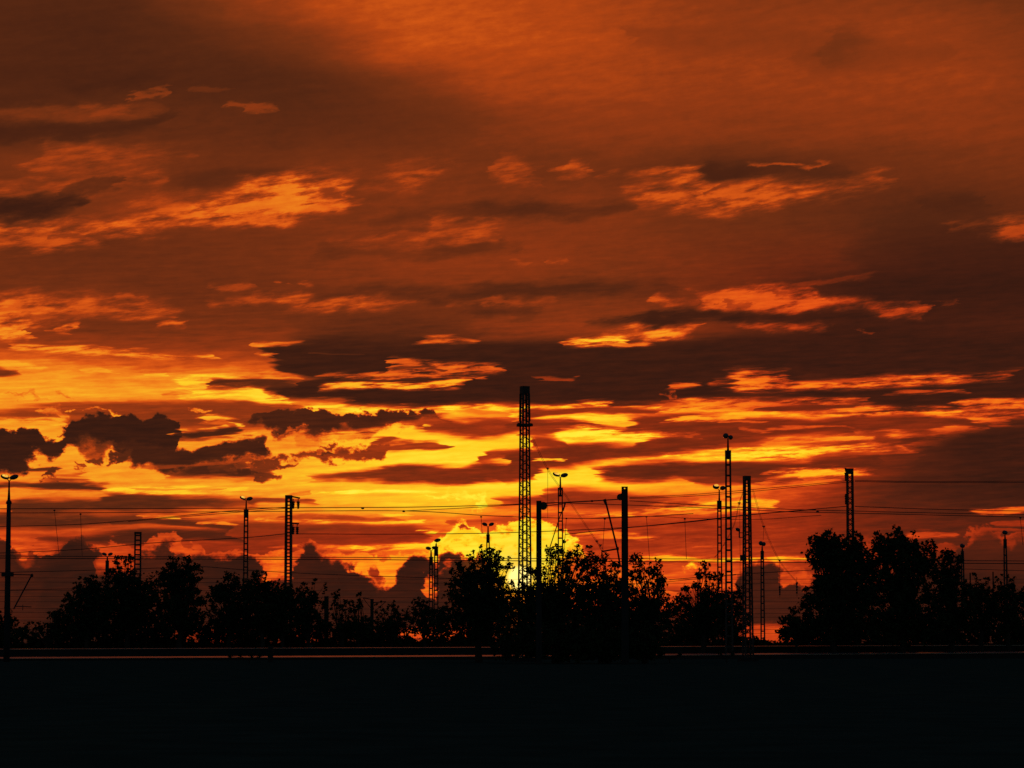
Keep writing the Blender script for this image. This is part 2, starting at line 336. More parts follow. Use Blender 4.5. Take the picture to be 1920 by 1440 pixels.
RB([(960,854,874),(1000,845,877),(1060,838,875),(1100,836,869),(1160,836,861),(1220,832,857),(1280,826,851),(1320,823,841),(1370,830,839),(1440,836,841)],35,4)
RB([(1190,832,836),(1230,824,836),(1290,821,830),(1340,826,832)],36,4)
RB([(1000,862,866),(1030,861,866),(1052,863,866)],92,3,w='fs')
RB([(1130,872,877,94),(1200,862,876,100),(1260,855,867,98),(1320,850,863,98),(1400,842,863,100),(1500,838,866,98),(1560,836,850,88),(1640,835,844,82),(1700,838,843,80),(1740,822,838,68),(1790,806,826,50)],95,4,w='fs')
RB([(1118,886,890),(1150,878,897),(1200,870,898),(1260,867,895),(1320,866,893),(1400,868,898),(1480,869,886),(1560,863,882),(1650,855,880)],30,4)
RB([(960,872,899),(990,876,896),(1014,889,893)],38,5)
RB([(1430,886,890,76),(1500,881,897,86),(1560,876,894,86),(1620,882,891,74),(1645,884,888,60)],82,4,w='fs')
RB([(1305,898,902),(1360,895,909),(1430,899,909),(1500,896,902)],36,4); RB([(1440,899,911),(1500,899,910),(1580,896,902)],74,5,alpha=.7,w='fs')
RB([(1590,809,812),(1640,806,810),(1690,812,818),(1720,812,818),(1760,805,815),(1800,799,811),(1870,799,806)],70,3)
RB([(1440,822,836),(1500,819,829),(1560,817,827),(1640,820,826)],74,4,w='fs'); RB([(1440,808,812),(1475,800,806),(1530,797,801),(1590,797,800)],60,3,w='st')
RB([(1400,800,806),(1440,806,810)],60,3,alpha=.7)
RB([(1700,842,850),(1760,828,860),(1830,812,880),(1925,800,890)],17,14,30,w='sm')
RB([(1560,852,858),(1640,850,856),(1720,846,850)],52,5,alpha=.7)
RB([(1020,924,940),(1060,918,946),(1150,922,952),(1230,934,956),(1300,938,950)],41,5)
RB([(1200,956,959),(1320,944,961),(1400,935,957),(1450,938,950)],86,5,w='fs')
RB([(1093,964,967),(1130,961,968),(1180,962,968),(1197,965,967)],84,3,w='fs'); RB([(1208,960,964),(1250,958,963),(1330,960,966),(1372,962,965)],74,3,w='fs')
RB([(1080,1002,1005),(1120,998,1007),(1170,1000,1009),(1200,1004,1013),(1240,1007,1010)],72,4,w='fs'); RB([(1300,1024,1026),(1350,1024,1027)],60,3,w='fs')
RB([(1190,1045,1049),(1240,1041,1053),(1300,1043,1053),(1400,1045,1053),(1530,1046,1053)],86,4,w='fs')
RB([(1400,1060,1064),(1430,1056,1066),(1460,1062,1067)],76,3,w='fs')
RB([(1281,1062,1068),(1291,1054,1075),(1304,1058,1072),(1312,1064,1067)],98,5,w='pf')
RB([(1240,1064,1076),(1270,1062,1070),(1330,1070,1078)],52,4,alpha=.6,w='fs')
RB([(1660,950,960),(1800,955,964),(1925,958,970)],24,10,alpha=.5)
RB([(1812,957,960),(1850,955,963),(1925,951,959)],66,3); RB([(1870,980,983),(1925,976,983)],46,3); RB([(1868,978,980),(1880,977,981)],46,3)
RB([(1710,1000,1005),(1740,995,1008),(1790,998,1006)],54,4); RB([(1840,988,992),(1905,989,993)],44,3)
# the cumulus bank on the horizon: red lit rims, then the dark bodies
RB([(22,1010,1036),(60,1014,1050),(95,1024,1052),(125,1030,1046)],64,8,14,w='sm')
RB([(0,1007,1100,30),(12,1008,1100,30),(22,1030,1100,30),(50,1046,1100,40),(62,1038,1100,40),(75,1050,1100,20),(100,1040,1100,20),(112,1030,1100,20),(125,1017,1100,20),(138,1008,1100,30),(155,1009,1100,30),(170,1017,1100,40),(185,1022,1100,56),(215,1018,1100,56),(240,1026,1100,56),(262,1030,1100,56),(274,1008,1100,58),(290,1001,1100,58),(308,996,1100,58),(325,1001,1100,58),(338,1018,1100,58),(350,1028,1100,57),(368,1020,1100,57),(384,1028,1100,58),(392,1040,1100,58),(415,1036,1100,58),(440,1031,1100,60),(480,1036,1100,60),(520,1033,1100,62),(555,1027,1100,62),(575,1018,1100,60),(592,1022,1100,60),(602,1032,1100,62),(625,1032,1100,66),(655,1036,1100,72),(690,1042,1100,78),(720,1045,1100,82),(760,1040,1100,84),(800,1036,1100,84)],58,3,20,w='pf')
RB([(640,1050,1108),(670,1056,1116),(700,1060,1122),(730,1056,1108),(760,1046,1090)],80,12,10,w='pf')
RB([(808,1020,1056),(820,1000,1060),(835,990,1064),(850,984,1068),(870,983,1072),(890,988,1076),(904,998,1080),(918,1000,1080),(930,992,1080),(945,982,1085),(960,980,1085),(985,975,1085),(1010,976,1085),(1030,983,1080),(1046,992,1066),(1056,1000,1050),(1066,996,1046),(1078,1004,1040),(1092,1014,1030)],100,3,26,w='pf')
RB([(835,1002,1012),(862,996,1008),(890,1004,1016),(915,1012,1030)],90,8,w='pf',alpha=.7); RB([(1000,1000,1020),(1030,1004,1026),(1052,1014,1030)],92,8,w='pf',alpha=.6)
RB([(862,990,996),(872,988,998),(884,994,998)],46,3,w='pf')
RB([(0,1014,1300,22),(14,1016,1300,20),(28,1052,1300,18),(60,1062,1300,18),(100,1046,1300,15),(125,1022,1300,15),(140,1012,1300,15),(160,1014,1300,15),(175,1030,1300,16),(190,1062,1300,16),(230,1075,1300,17),(268,1040,1300,18),(292,1032,1300,20),(315,1020,1300,20),(335,1048,1300,18),(375,1042,1300,18),(400,1052,1300,15),(440,1046,1300,15),(480,1050,1300,17),(500,1090,1300,18),(530,1094,1300,18),(552,1058,1300,18),(572,1024,1300,18),(592,1036,1300,17),(612,1042,1300,16),(640,1050,1300,16),(662,1066,1300,16),(675,1086,1300,16),(700,1100,1300,16),(718,1104,1300,16),(740,1086,1300,16),(758,1066,1300,16),(772,1050,1300,16),(800,1054,1300,16),(812,1062,1300,16),(830,1040,1300,16),(850,1030,1300,18),(862,1040,1300,20),(872,1058,1300,22),(888,1044,1300,24),(904,1048,1300,28),(925,1080,1300,30),(950,1120,1300,30),(1000,1150,1300,20),(1300,1160,1300,15),(1400,1176,1300,15)],16,9,9,w='pf')
RB([(690,1070,1080),(705,1064,1090),(718,1070,1082)],36,8,alpha=.8,w='pf'); RB([(832,1064,1072),(842,1056,1068),(852,1056,1062)],62,6,alpha=.8,w='pf')
RB([(800,1084,1110),(806,1082,1120),(814,1090,1120)],70,4,w='pf')
RB([(180,1040,1072,52),(215,1030,1076,54),(250,1036,1060,52),(268,1046,1052,40)],50,14,alpha=.7,w='pf')
RB([(495,1046,1094,70),(520,1042,1100,76),(545,1050,1070,70)],70,12,alpha=.8,w='pf')
RB([(1385,1084,1110),(1400,1066,1120),(1430,1056,1130),(1465,1062,1130),(1480,1066,1120),(1500,1066,1110),(1525,1084,1100)],58,6,20,w='pf')
RB([(1385,1092,1172),(1400,1072,1174),(1420,1060,1172),(1445,1061,1172),(1462,1074,1172),(1478,1092,1174),(1500,1096,1174),(1530,1098,1176),(1700,1098,1180)],19,10,5,w='pf')
RB([(1470,1080,1092),(1482,1072,1092),(1496,1074,1096),(1520,1088,1098)],58,6,w='pf')
RB([(1600,1020,1060,36),(1625,1008,1060,42),(1645,1009,1060,42),(1700,1030,1060,36)],40,4,20,w='pf')
RB([(1740,1032,1060,44),(1770,1022,1060,46),(1800,1017,1060,46),(1814,1002,1060,48),(1832,992,1060,48),(1852,990,1060,46),(1872,1000,1060,44),(1886,1009,1060,48),(1905,1000,1060,48),(1925,1002,1060,46)],46,4,20,w='pf')
RB([(1790,1044,1300,22),(1812,1022,1300,26),(1832,1004,1300,28),(1852,1003,1300,28),(1872,1012,1300,26),(1890,1024,1300,24),(1910,1014,1300,26),(1925,1014,1300,26)],24,12,20,w='pf')
RB([(1700,1070,1300),(1800,1056,1300),(1925,1056,1300)],17,24,20,w='sm')
RB([(1260,1110,1180),(1330,1120,1180),(1400,1120,1174)],30,30,10,alpha=.7,w='sm')
RB([(0,1180,1205,12),(250,1182,1205,16),(380,1178,1205,40),(420,1178,1205,44),(470,1182,1205,18),(560,1182,1205,42),(640,1182,1205,20),(740,1180,1205,26),(770,1178,1205,64),(860,1178,1205,60),(900,1180,1205,40),(1000,1180,1205,16),(1340,1180,1205,20),(1390,1173,1205,54),(1480,1173,1205,56),(1540,1180,1205,26),(1925,1182,1205,14)],60,4,4,w='fs')


SOFT = 7.5
def lay_clouds(layers, L_in):
    """a node group that lays a few cloud banks over the brightness that comes in"""
    global nt
    outer = nt
    g = bpy.data.node_groups.new('cloud_banks', 'ShaderNodeTree')
    names = sorted(WARP)
    g.interface.new_socket('L', in_out='INPUT', socket_type='NodeSocketFloat')
    for nm in names:
        g.interface.new_socket('u_' + nm, in_out='INPUT', socket_type='NodeSocketFloat')
        g.interface.new_socket('v_' + nm, in_out='INPUT', socket_type='NodeSocketFloat')
        g.interface.new_socket('e_' + nm, in_out='INPUT', socket_type='NodeSocketFloat')
        g.interface.new_socket('d_' + nm, in_out='INPUT', socket_type='NodeSocketFloat')
    g.interface.new_socket('L', in_out='OUTPUT', socket_type='NodeSocketFloat')
    nt = g
    gi = N('NodeGroupInput'); go = N('NodeGroupOutput'); Lc = gi.outputs[0]
    for pts, val, s1, s2, alpha, w in layers:
        Q = []; ex = 40 if (pts[-1][0]-pts[0][0]) > 120 and pts[len(pts)//2][1] < 620 else 12; T = max(p[2] - p[1] for p in pts)
        hi = pts[len(pts)//2][1] < 620; sf = 10.0 if hi else 3.6 if w == 'pf' else SOFT; T *= 1.8 if hi else 1.15; w = 'hi' if hi and w in ('st', 'pf', 'sm') else w       # the high clouds are softer
        k = names.index(w); s1 = max(s1, min(sf*s1, T)); s2 = max(s2, min(sf*s2, T))
        us, vs = gi.outputs[1+4*k], gi.outputs[2+4*k]; solid = min(p[3] if len(p) > 3 else val for p in pts) < 47
        er = gi.outputs[4+4*k] if solid else gi.outputs[3+4*k]
        for p in pts:
            x, t, b = p[:3]; v = p[3] if len(p) > 3 else val
            ux, ty = sky_xy(x, t); _, by = sky_xy(x, b); Q.append((ux, ty, by, v))
        if pts[0][0] > 0:
            x, t, b, v = Q[0]; m = (t+b)/2; Q.insert(0, (x-ex, m+s1*.7, m-s2*.7, v))
        if pts[-1][0] < 1915:
            x, t, b, v = Q[-1]; m = (t+b)/2; Q.append((x+ex, m+s1*.7, m-s2*.7, v))
        x0 = Q[0][0]; xr = Q[-1][0] - x0
        ul = M('MULTIPLY_ADD', us, 1/xr, -x0/xr)
        cc = N('ShaderNodeCombineColor')
        for i in range(3): nt.links.new(ul, cc.inputs[i])
        ch = [[], [], []]
        for x, t, b, v in Q:
            q = (x-x0)/xr; ch[0].append((q, (t-Y0)/YR)); ch[1].append((q, (b-Y0)/YR)); ch[2].append((q, v/130.0))
        rc = rgbcurve(cc.outputs[0], ch); o = N('ShaderNodeSeparateColor'); nt.links.new(rc, o.inputs[0])   # made in order of use
        a, b = s1/YR*.5, s2/YR*.5
        m = M('MULTIPLY', maprange(M('SUBTRACT', vs, o.outputs[0]), -a, a, kind='SMOOTHSTEP'),
              maprange(M('SUBTRACT', o.outputs[1], vs), -b, b, kind='SMOOTHSTEP'))
        m = maprange(M('MULTIPLY', m, er), 0.04, 0.98 if solid else 1.16, 0.0, alpha, kind='SMOOTHSTEP')
        Lc = mixf(m, Lc, o.outputs[2])
    nt.links.new(Lc, go.inputs[0])
    nt = outer
    n = N('ShaderNodeGroup'); n.node_tree = g
    feed(n.inputs[0], L_in)
    for k, nm in enumerate(names):
        feed(n.inputs[1+4*k], WARP[nm][0]); feed(n.inputs[2+4*k], WARP[nm][1]); feed(n.inputs[3+4*k], ERODE[nm][0]); feed(n.inputs[4+4*k], ERODE[nm][1])
    return n.outputs[0]
for i in range(0, len(LAYERS), 12): L = lay_clouds(LAYERS[i:i+12], L)

# faint streaks over everything, stronger low in the sky
def centred(nz, amp):
    return M('MULTIPLY_ADD', nz.outputs['Factor'] if 'Factor' in nz.outputs else nz.outputs[0], 2*amp/130.0, -amp/130.0)
low = maprange(Vp, 350.0, 760.0, 0.08, 1.0)
tex = M('ADD', centred(er1, 19.0), centred(fine_n, 12.0))
tex = M('ADD', M('ADD', M('MULTIPLY', tex, low), M('MULTIPLY', centred(er3, 8.0), M('SUBTRACT', 1.15, low))), centred(er2, 5.0))
# dark clouds carry little texture, bright gaps much
L = M('ADD', L, M('MULTIPLY', tex, M('MULTIPLY', maprange(L, 0.08, 0.45, 0.25, 1.0), maprange(L, 0.5, 0.72, 1.0, 0.5))))
# the sun's disc, low behind the trees, and the light it spreads through the thin cloud round it
sun_dot = N('ShaderNodeVectorMath', operation='DOT_PRODUCT')
feed(sun_dot.inputs[0], tc.outputs['Generated']); sun_dot.inputs[1].default_value = SUN_DIR
ang = M('MULTIPLY', M('ARCCOSINE', M('MINIMUM', sun_dot.outputs['Value'], 1.0)), F_PX)
disc = maprange(ang, 27.0, 15.0, kind='SMOOTHSTEP')
glow = M('POWER', 2.718, M('MULTIPLY', ang, -1/30.0))
L = M('ADD', L, M('MULTIPLY', glow, 0.34))

def ramp(stops):
    n = N('ShaderNodeValToRGB'); cr = n.color_ramp; feed(n.inputs[0], L)
    lin = lambda c: ((c/255)/12.92 if c/255 <= .04045 else ((c/255+.055)/1.055)**2.4)
    for i, (p, c) in enumerate(stops):
        e = cr.elements[i] if i < 2 else cr.elements.new(p/130.0)
        e.position = p/130.0; e.color = tuple(lin(k) for k in c) + (1,)
    return n.outputs[0]
gold = ramp([(0,(14,10,9)),(120,(255,250,112)),(8,(38,21,15)),(15,(58,28,17)),(25,(86,40,19)),(35,(114,50,20)),(45,(143,58,20)),(55,(178,70,19)),
             (65,(216,92,22)),(75,(238,134,30)),(85,(246,168,38)),(95,(254,202,42)),(105,(255,232,62))])
red = ramp([(0,(12,10,10)),(120,(255,247,96)),(8,(33,20,16)),(15,(54,25,16)),(25,(84,32,17)),(35,(120,38,16)),(45,(158,46,17)),(55,(198,62,20)),
            (65,(232,82,22)),(75,(250,118,22)),(85,(255,160,24)),(95,(255,204,30)),(105,(255,234,54))])
cx = M('MULTIPLY', M('SUBTRACT', U, 1030.0), 1/360.0)
cen = M('POWER', 2.718, M('MULTIPLY', M('MULTIPLY', cx, cx), -1.0))
vn = M('MULTIPLY_ADD', Vp, 1/YR, -Y0/YR)
nn = N('ShaderNodeFloatCurve'); feed(nn.inputs['Value'], vn)
pts = [(y, v) for y, v in ((-120,.05),(200,.12),(420,.22),(560,.26),(700,.3),(850,.32),(940,.35),(990,.6),(1040,.95),(1200,1.0),(1380,1.0))]
c = nn.mapping.curves[0]
for i, (y, v) in enumerate(pts):
    q = ((y-Y0)/YR, v)
    if i == 0: c.points[0].location = q
    elif i == len(pts)-1: c.points[-1].location = q
    else: c.points.new(*q)
nn.mapping.update()
redness = M('MINIMUM', M('ADD', nn.outputs[0], M('MULTIPLY', cen, M('MULTIPLY', maprange(Vp, 600.0, 760.0), 0.5))), 1.0)
right = M('MULTIPLY', maprange(U, 1150.0, 1500.0), maprange(Vp, 420.0, 520.0, 0.0, 0.5))
redness = M('MINIMUM', M('ADD', redness, right), 1.0)
clouds = mixc(redness, gold, red)
fire = M('MULTIPLY', M('POWER', 2.718, M('MULTIPLY', M('MULTIPLY', ang, ang), -1/3600.0)), 0.6)
clouds = mixc(fire, clouds, (1.0, 0.36, 0.015, 1))
clouds = mixc(disc, clouds, (1.5, 1.15, 0.32, 1))
# away from the sunset the dusk sky takes over, dim and cold
sky = N('ShaderNodeTexSky', sky_type='NISHITA', sun_disc=False, sun_elevation=SUN_EL, sun_rotation=SUN_AZ,
        altitude=100.0, air_density=1.0, dust_density=1.5, ozone_density=2.0)
SKY_STRENGTH = 0.10
dusk = V3('MULTIPLY', sky.outputs[0], (SKY_STRENGTH,)*3)
view = maprange(sun_dot.outputs['Value'], math.cos(R(60)), math.cos(R(24)), kind='SMOOTHSTEP')
final = mixc(view, dusk, clouds)
bg = N('ShaderNodeBackground'); feed(bg.inputs[0], final); bg.inputs[1].default_value = 1.0
out = N('ShaderNodeOutputWorld'); nt.links.new(bg.outputs[0], out.inputs[0])
world.cycles.sampling_method = 'MANUAL'; world.cycles.sample_map_resolution = 512

# ------------------------------------------------------------------ sun
sd = bpy.data.lights.new('sun', 'SUN'); so = bpy.data.objects.new('sun', sd); scene.collection.objects.link(so)
sd.energy = 0.8; sd.angle = R(0.53); sd.color = (1.0, 0.45, 0.14)
so.rotation_euler = SUN_DIR.to_track_quat('Z', 'Y').to_euler(); so.location = (0, 0, 60)

# ------------------------------------------------------------------ materials
def material(name, base, rough=0.8, metal=0.0, spec=0.3, var=0.35, scale=3.0, bump=0.0, base2=None):
    m = bpy.data.materials.new(name); m.use_nodes = True; t = m.node_tree; b = t.nodes['Principled BSDF']
    tc_ = t.nodes.new('ShaderNodeTexCoord'); nz = t.nodes.new('ShaderNodeTexNoise')
    nz.inputs['Scale'].default_value = scale; nz.inputs['Detail'].default_value = 5
    t.links.new(tc_.outputs['Object'], nz.inputs['Vector'])
    r = t.nodes.new('ShaderNodeValToRGB'); t.links.new(nz.outputs[0], r.inputs[0])
    b2 = base2 or tuple(c*(1-var) for c in base)
    r.color_ramp.elements[0].position = .3; r.color_ramp.elements[1].position = .7
    r.color_ramp.elements[0].color = tuple(b2) + (1,); r.color_ramp.elements[1].color = tuple(base) + (1,)
    t.links.new(r.outputs[0], b.inputs['Base Color'])
    b.inputs['Roughness'].default_value = rough; b.inputs['Metallic'].default_value = metal
    b.inputs['Specular IOR Level'].default_value = spec
    if bump:
        bp = t.nodes.new('ShaderNodeBump'); bp.inputs['Strength'].default_value = bump; bp.inputs['Distance'].default_value = .05
        t.links.new(nz.outputs[0], bp.inputs['Height']); t.links.new(bp.outputs[0], b.inputs['Normal'])
    return m
MT = {
 'steel': material('galvanised_steel', (.035,.037,.039), .8, 0.0, .2, .4, 2),
 'rust': material('brown_painted_steel', (.07,.055,.045), .75, 0.0, .25, .4, 2),
 'concrete': material('weathered_concrete', (.035,.034,.032), .95, 0, .1, .3, 1.5, .2),
 'cap': material('smooth_metal_coping', (.34,.33,.32), .33, .85, .5, .35, .8),
 'wire': material('dark_wire', (.05,.045,.04), .6, 0, .3, .2, 5),
 'leaf': material('foliage', (.035,.052,.02), .85, 0, .08, .4, 1.2),
 'bark': material('bark', (.05,.04,.03), .95, 0, .1, .4, 6, .3),
 'ground': material('dark_grass', (.030,.062,.050), 1.0, 0, 0.0, .5, .6, 0, (.020,.040,.032)),
 'porcelain': material('insulator_porcelain', (.06,.035,.025), .4, 0, .4, .2, 4),
 'housing': material('lamp_housing', (.08,.08,.085), .5, 0, .3, .2, 4),
}
def lamp_glass():  # emission stands in for evening sky light coming through the lamp bowl
    m = bpy.data.materials.new('backlit_lamp_glass'); m.use_nodes = True; t = m.node_tree; t.nodes.clear()
    tc_ = t.nodes.new('ShaderNodeTexCoord'); nz = t.nodes.new('ShaderNodeTexNoise'); nz.inputs['Scale'].default_value = 5
    t.links.new(tc_.outputs['Object'], nz.inputs['Vector'])
    r = t.nodes.new('ShaderNodeValToRGB'); t.links.new(nz.outputs[0], r.inputs[0])
    r.color_ramp.elements[0].position = .35; r.color_ramp.elements[1].position = .65
    r.color_ramp.elements[0].color = (.85,.28,.03,1); r.color_ramp.elements[1].color = (1,.62,.08,1)
    e = t.nodes.new('ShaderNodeEmission'); t.links.new(r.outputs[0], e.inputs[0]); e.inputs[1].default_value = 1.05
    o = t.nodes.new('ShaderNodeOutputMaterial'); t.links.new(e.outputs[0], o.inputs[0]); return m
MT['glass'] = lamp_glass()

# ------------------------------------------------------------------ mesh helpers
col = scene.collection
class MB:
    def __init__(s): s.v = []; s.f = []
    def add(s, vs, fs):
        n = len(s.v); s.v += [tuple(v) for v in vs]; s.f += [tuple(i+n for i in f) for f in fs]; return s
    def beam(s, a, b, w, d=None, side=(1,0,0)):
        a = Vector(a); b = Vector(b); d = w if d is None else d
        ax = (b-a).normalized(); sx = Vector(side); sx = (sx - ax*sx.dot(ax))
        if sx.length < 1e-4: sx = Vector((0,1,0)) - ax*ax.y
        sx.normalize(); sy = ax.cross(sx)
        vs = [p + sx*(i*w/2) + sy*(j*d/2) for p in (a, b) for i, j in ((-1,-1),(1,-1),(1,1),(-1,1))]
        return s.add(vs, [(3,2,1,0),(4,5,6,7),(0,1,5,4),(1,2,6,5),(2,3,7,6),(3,0,4,7)])
    def box(s, x0, x1, y0, y1, z0, z1):
        vs = [(x,y,z) for z in (z0,z1) for x,y in ((x0,y0),(x1,y0),(x1,y1),(x0,y1))]
        return s.add(vs, [(3,2,1,0),(4,5,6,7),(0,1,5,4),(1,2,6,5),(2,3,7,6),(3,0,4,7)])
    def tube(s, pts, rad, n=6):
        pts = [Vector(p) for p in pts]; rad = rad if hasattr(rad, '__len__') else [rad]*len(pts)
        rings = []
        for i, p in enumerate(pts):
            t = (pts[min(i+1,len(pts)-1)] - pts[max(i-1,0)]).normalized()
            u = t.cross(Vector((0,0,1)) if abs(t.z) < .9 else Vector((1,0,0))).normalized(); w = t.cross(u)
            rings.append([p + (u*math.cos(k*2*math.pi/n) + w*math.sin(k*2*math.pi/n))*rad[i] for k in range(n)])
        vs = [v for r in rings for v in r]
        fs = [(i*n+k, i*n+(k+1)%n, (i+1)*n+(k+1)%n, (i+1)*n+k) for i in range(len(pts)-1) for k in range(n)]
        fs += [tuple(range(n))[::-1], tuple(range((len(pts)-1)*n, len(pts)*n))]
        return s.add(vs, fs)
    def ellipsoid(s, c, r, mat=None, nu=14, nv=9, zmin=-1.0, zmax=1.0):
        c = Vector(c); mat = mat or Matrix.Identity(3); a0 = math.asin(zmin); a1 = math.asin(zmax)
        vs = []
        for j in range(nv+1):
            a = a0 + (a1-a0)*j/nv
            for i in range(nu):
                b = 2*math.pi*i/nu
                vs.append(c + mat @ Vector((r[0]*math.cos(a)*math.cos(b), r[1]*math.cos(a)*math.sin(b), r[2]*math.sin(a))))
        fs = [(j*nu+i, j*nu+(i+1)%nu, (j+1)*nu+(i+1)%nu, (j+1)*nu+i) for j in range(nv) for i in range(nu)]
        fs += [tuple(range(nu))[::-1], tuple(range(nv*nu, (nv+1)*nu))]
        return s.add(vs, fs)
    def build(s, name, mat, parent=None, smooth=False):
        me = bpy.data.meshes.new(name); me.from_pydata(s.v, [], s.f); me.materials.append(MT[mat])
        if smooth: me.polygons.foreach_set('use_smooth', [True]*len(me.polygons))
        o = bpy.data.objects.new(name, me); col.objects.link(o)
        if parent: o.parent = parent
        return o
def tag(o, label, cat, group=None, kind=None):
    if label: o['label'] = label
    if cat: o['category'] = cat
    if group: o['group'] = group
    if kind: o['kind'] = kind
    return o
def thing(name, loc, label, cat, group=None, yaw=0.0):
    o = bpy.data.objects.new(name, None); o.empty_display_size = .5; col.objects.link(o)
    o.location = loc; o.rotation_euler = (0, 0, R(yaw)); return tag(o, label, cat, group)
def foot(x, D): return Vector((at(x, 1150, D).x, D, 0.0))
def zat(y, D): return at(960, y, D).z
def pxm(D): return D / F_PX      # metres one photograph pixel spans at distance D

# ------------------------------------------------------------------ ground and the two low walls
g = MB(); gx = [-4000,-1500,-600,-250,-100,-40,0,40,100,250,600,1500,4000]; gy = [-300,-60,0,20,50,90,140,200,270,350,500,900,2000,5000,9000]
for y in gy:
    for x in gx: g.v.append((x, y, 0.0))
n = len(gx)
for j in range(len(gy)-1):
    for i in range(n-1): g.f.append((j*n+i, j*n+i+1, (j+1)*n+i+1, (j+1)*n+i))
tag(g.build('ground', 'ground'), None, None, kind='structure')

def wall(label, D0, D1, y0, ym, y1, t_px, name='low_wall'):
    """a low wall whose coping slopes gently towards the camera; y0, ym, y1: its top at the left, middle and right"""
    root = thing(name, (0, (D0+D1)/2, 0), label, 'wall', 'low walls along the tracks')
    xs = [-700, 0, 300, 640, 960, 1280, 1600, 1920, 2700]; body = MB(); cap = MB(); tops = []
    for x in xs:
        k = x/1920.0; D = D0 + (D1-D0)*k
        y = y0 + (ym-y0)*2*k if k < .5 else ym + (y1-ym)*(2*k-1)
        tops.append(at(x, y, D))
    off = Vector((0, (D0+D1)/2, 0))
    for a, b in zip(tops[:-1], tops[1:]):
        a = a - off; b = b - off; h = t_px*pxm(D0); w = .55
        P_ = [(p.x, p.y - w, p.z - h) for p in (a, b)]; Q_ = [(p.x, p.y, p.z) for p in (a, b)]
        lo = [(p.x, p.y - w, p.z - h - .05) for p in (a, b)]; lq = [(p.x, p.y, p.z - h - .05) for p in (a, b)]
        cap.add([P_[0], P_[1], Q_[1], Q_[0], lo[0], lo[1], lq[1], lq[0]], [(0,1,2,3),(4,5,1,0),(7,6,5,4),(3,2,6,7)])
        zb = -0.02
        body.add([(a.x,a.y-w+.08,zb),(b.x,b.y-w+.08,zb),(b.x,b.y-.08,zb),(a.x,a.y-.08,zb)] +
                 [(a.x,a.y-w+.08,a.z-h-.053),(b.x,b.y-w+.08,b.z-h-.053),(b.x,b.y-.08,b.z-h-.053),(a.x,a.y-.08,a.z-h-.053)],
                 [(0,1,5,4),(2,3,7,6),(4,5,6,7)])
    body.build('wall_body', 'concrete', root); cap.build('coping', 'cap', root)
wall('long low concrete wall with a bright sloping coping in front of the trees', 262, 300, 1232, 1228, 1221.5, 2.4)
wall('farther low wall with a thin faint coping just under the tree line', 276, 314, 1216.5, 1213, 1209, .5)

# ------------------------------------------------------------------ masts
def lattice(root, H, wt, wb, style, pitch, leg, z0=0.0, bar=None):
    """four corner legs that lean together, and the lacing of the four faces"""
    bar = bar or leg*.6
    def w(z): return (wb + (wt-wb)*(z-z0)/(H-z0))/2
    for sx, sy in ((-1,-1),(1,-1),(1,1),(-1,1)):
        m = MB(); a = (sx*w(z0), sy*w(z0), z0-.0); b = (sx*w(H), sy*w(H), H)
        m.beam(a, b, leg, leg); m.build('leg', 'rust', root)
    m = MB(); z = z0 + .15; k = 0
    c = [(-1,-1),(1,-1),(1,1),(-1,1)]
    while z < H - pitch*.5:
        z1 = min(z + pitch, H)
        for i in range(4):
            p, q = c[i], c[(i+1) % 4]; side = (abs(q[0]-p[0]) > 0 and (0,1,0)) or (1,0,0)
            A = lambda s, zz: (s[0]*w(zz), s[1]*w(zz), zz)
            if style == 'x':
                m.beam(A(p, z), A(q, z1), bar, bar*.3, (0,0,1)); m.beam(A(q, z), A(p, z1), bar, bar*.3, (0,0,1))
            elif style == 'zig':
                a, b = (p, q) if (k+i) % 2 else (q, p)
                m.beam(A(a, z), A(b, z1), bar, bar*.3, (0,0,1))
            else:
                m.beam(A(p, z), A(q, z), bar*.3, bar, side)
        z = z1; k += 1
    m.build('bracing', 'rust', root)
def footing(root, s):
    m = MB(); m.box(-s, s, -s, s, -.02, .35); m.build('footing', 'concrete', root)

def lattice_mast(x, y_top, D, wt_px, wb_px, yaw, label, style='x', pitch_px=12, leg_px=2.2, cap_px=0, bar_px=None, group='lattice masts'):
    p = pxm(D); f = foot(x, D); H = zat(y_top, D)
    kf = abs(math.cos(R(yaw))) + abs(math.sin(R(yaw)))
    root = thing('lattice_mast', f, label, 'mast', group, yaw)
    lattice(root, H, wt_px*p/kf - leg_px*p, wb_px*p/kf - leg_px*p, style, pitch_px*p, leg_px*p, bar=(bar_px or leg_px*.6)*p)
    footing(root, wb_px*p*.7)
    if cap_px:
        s = (wt_px*p/kf)/2 + .01; m = MB(); m.box(-s, s, -s, s, H - cap_px*p, H + .03); m.build('cap', 'rust', root)
    return root, H, p

tm, H, p = lattice_mast(984, 725, 250, 18.5, 29, 24.6, 'tallest lattice mast, standing in front of the setting sun', 'zig', 8.2, 2.5, 13, 1.25)
m = MB(); z = zat(797, 250); s = .53
m.box(-s, s, -s, s, z-.12, z+.10); m.box(-s-.12, -s+.1, -.1, .1, z-.05, z+.17); m.box(s-.1, s+.12, -.1, .1, z-.05, z+.17); m.build('collar', 'rust', tm)
# a denser head under the cap: closing plates on the upper part of the corner legs
m = MB(); zt = zat(738, 250); zb = zat(790, 250); w0 = .30
for sx in (-1,1):
    for sy in (-1,1): m.beam((sx*w0, sy*w0, zb), (sx*(w0-.03), sy*(w0-.03), zt), .17, .12)
m.build('stiffener', 'rust', tm)

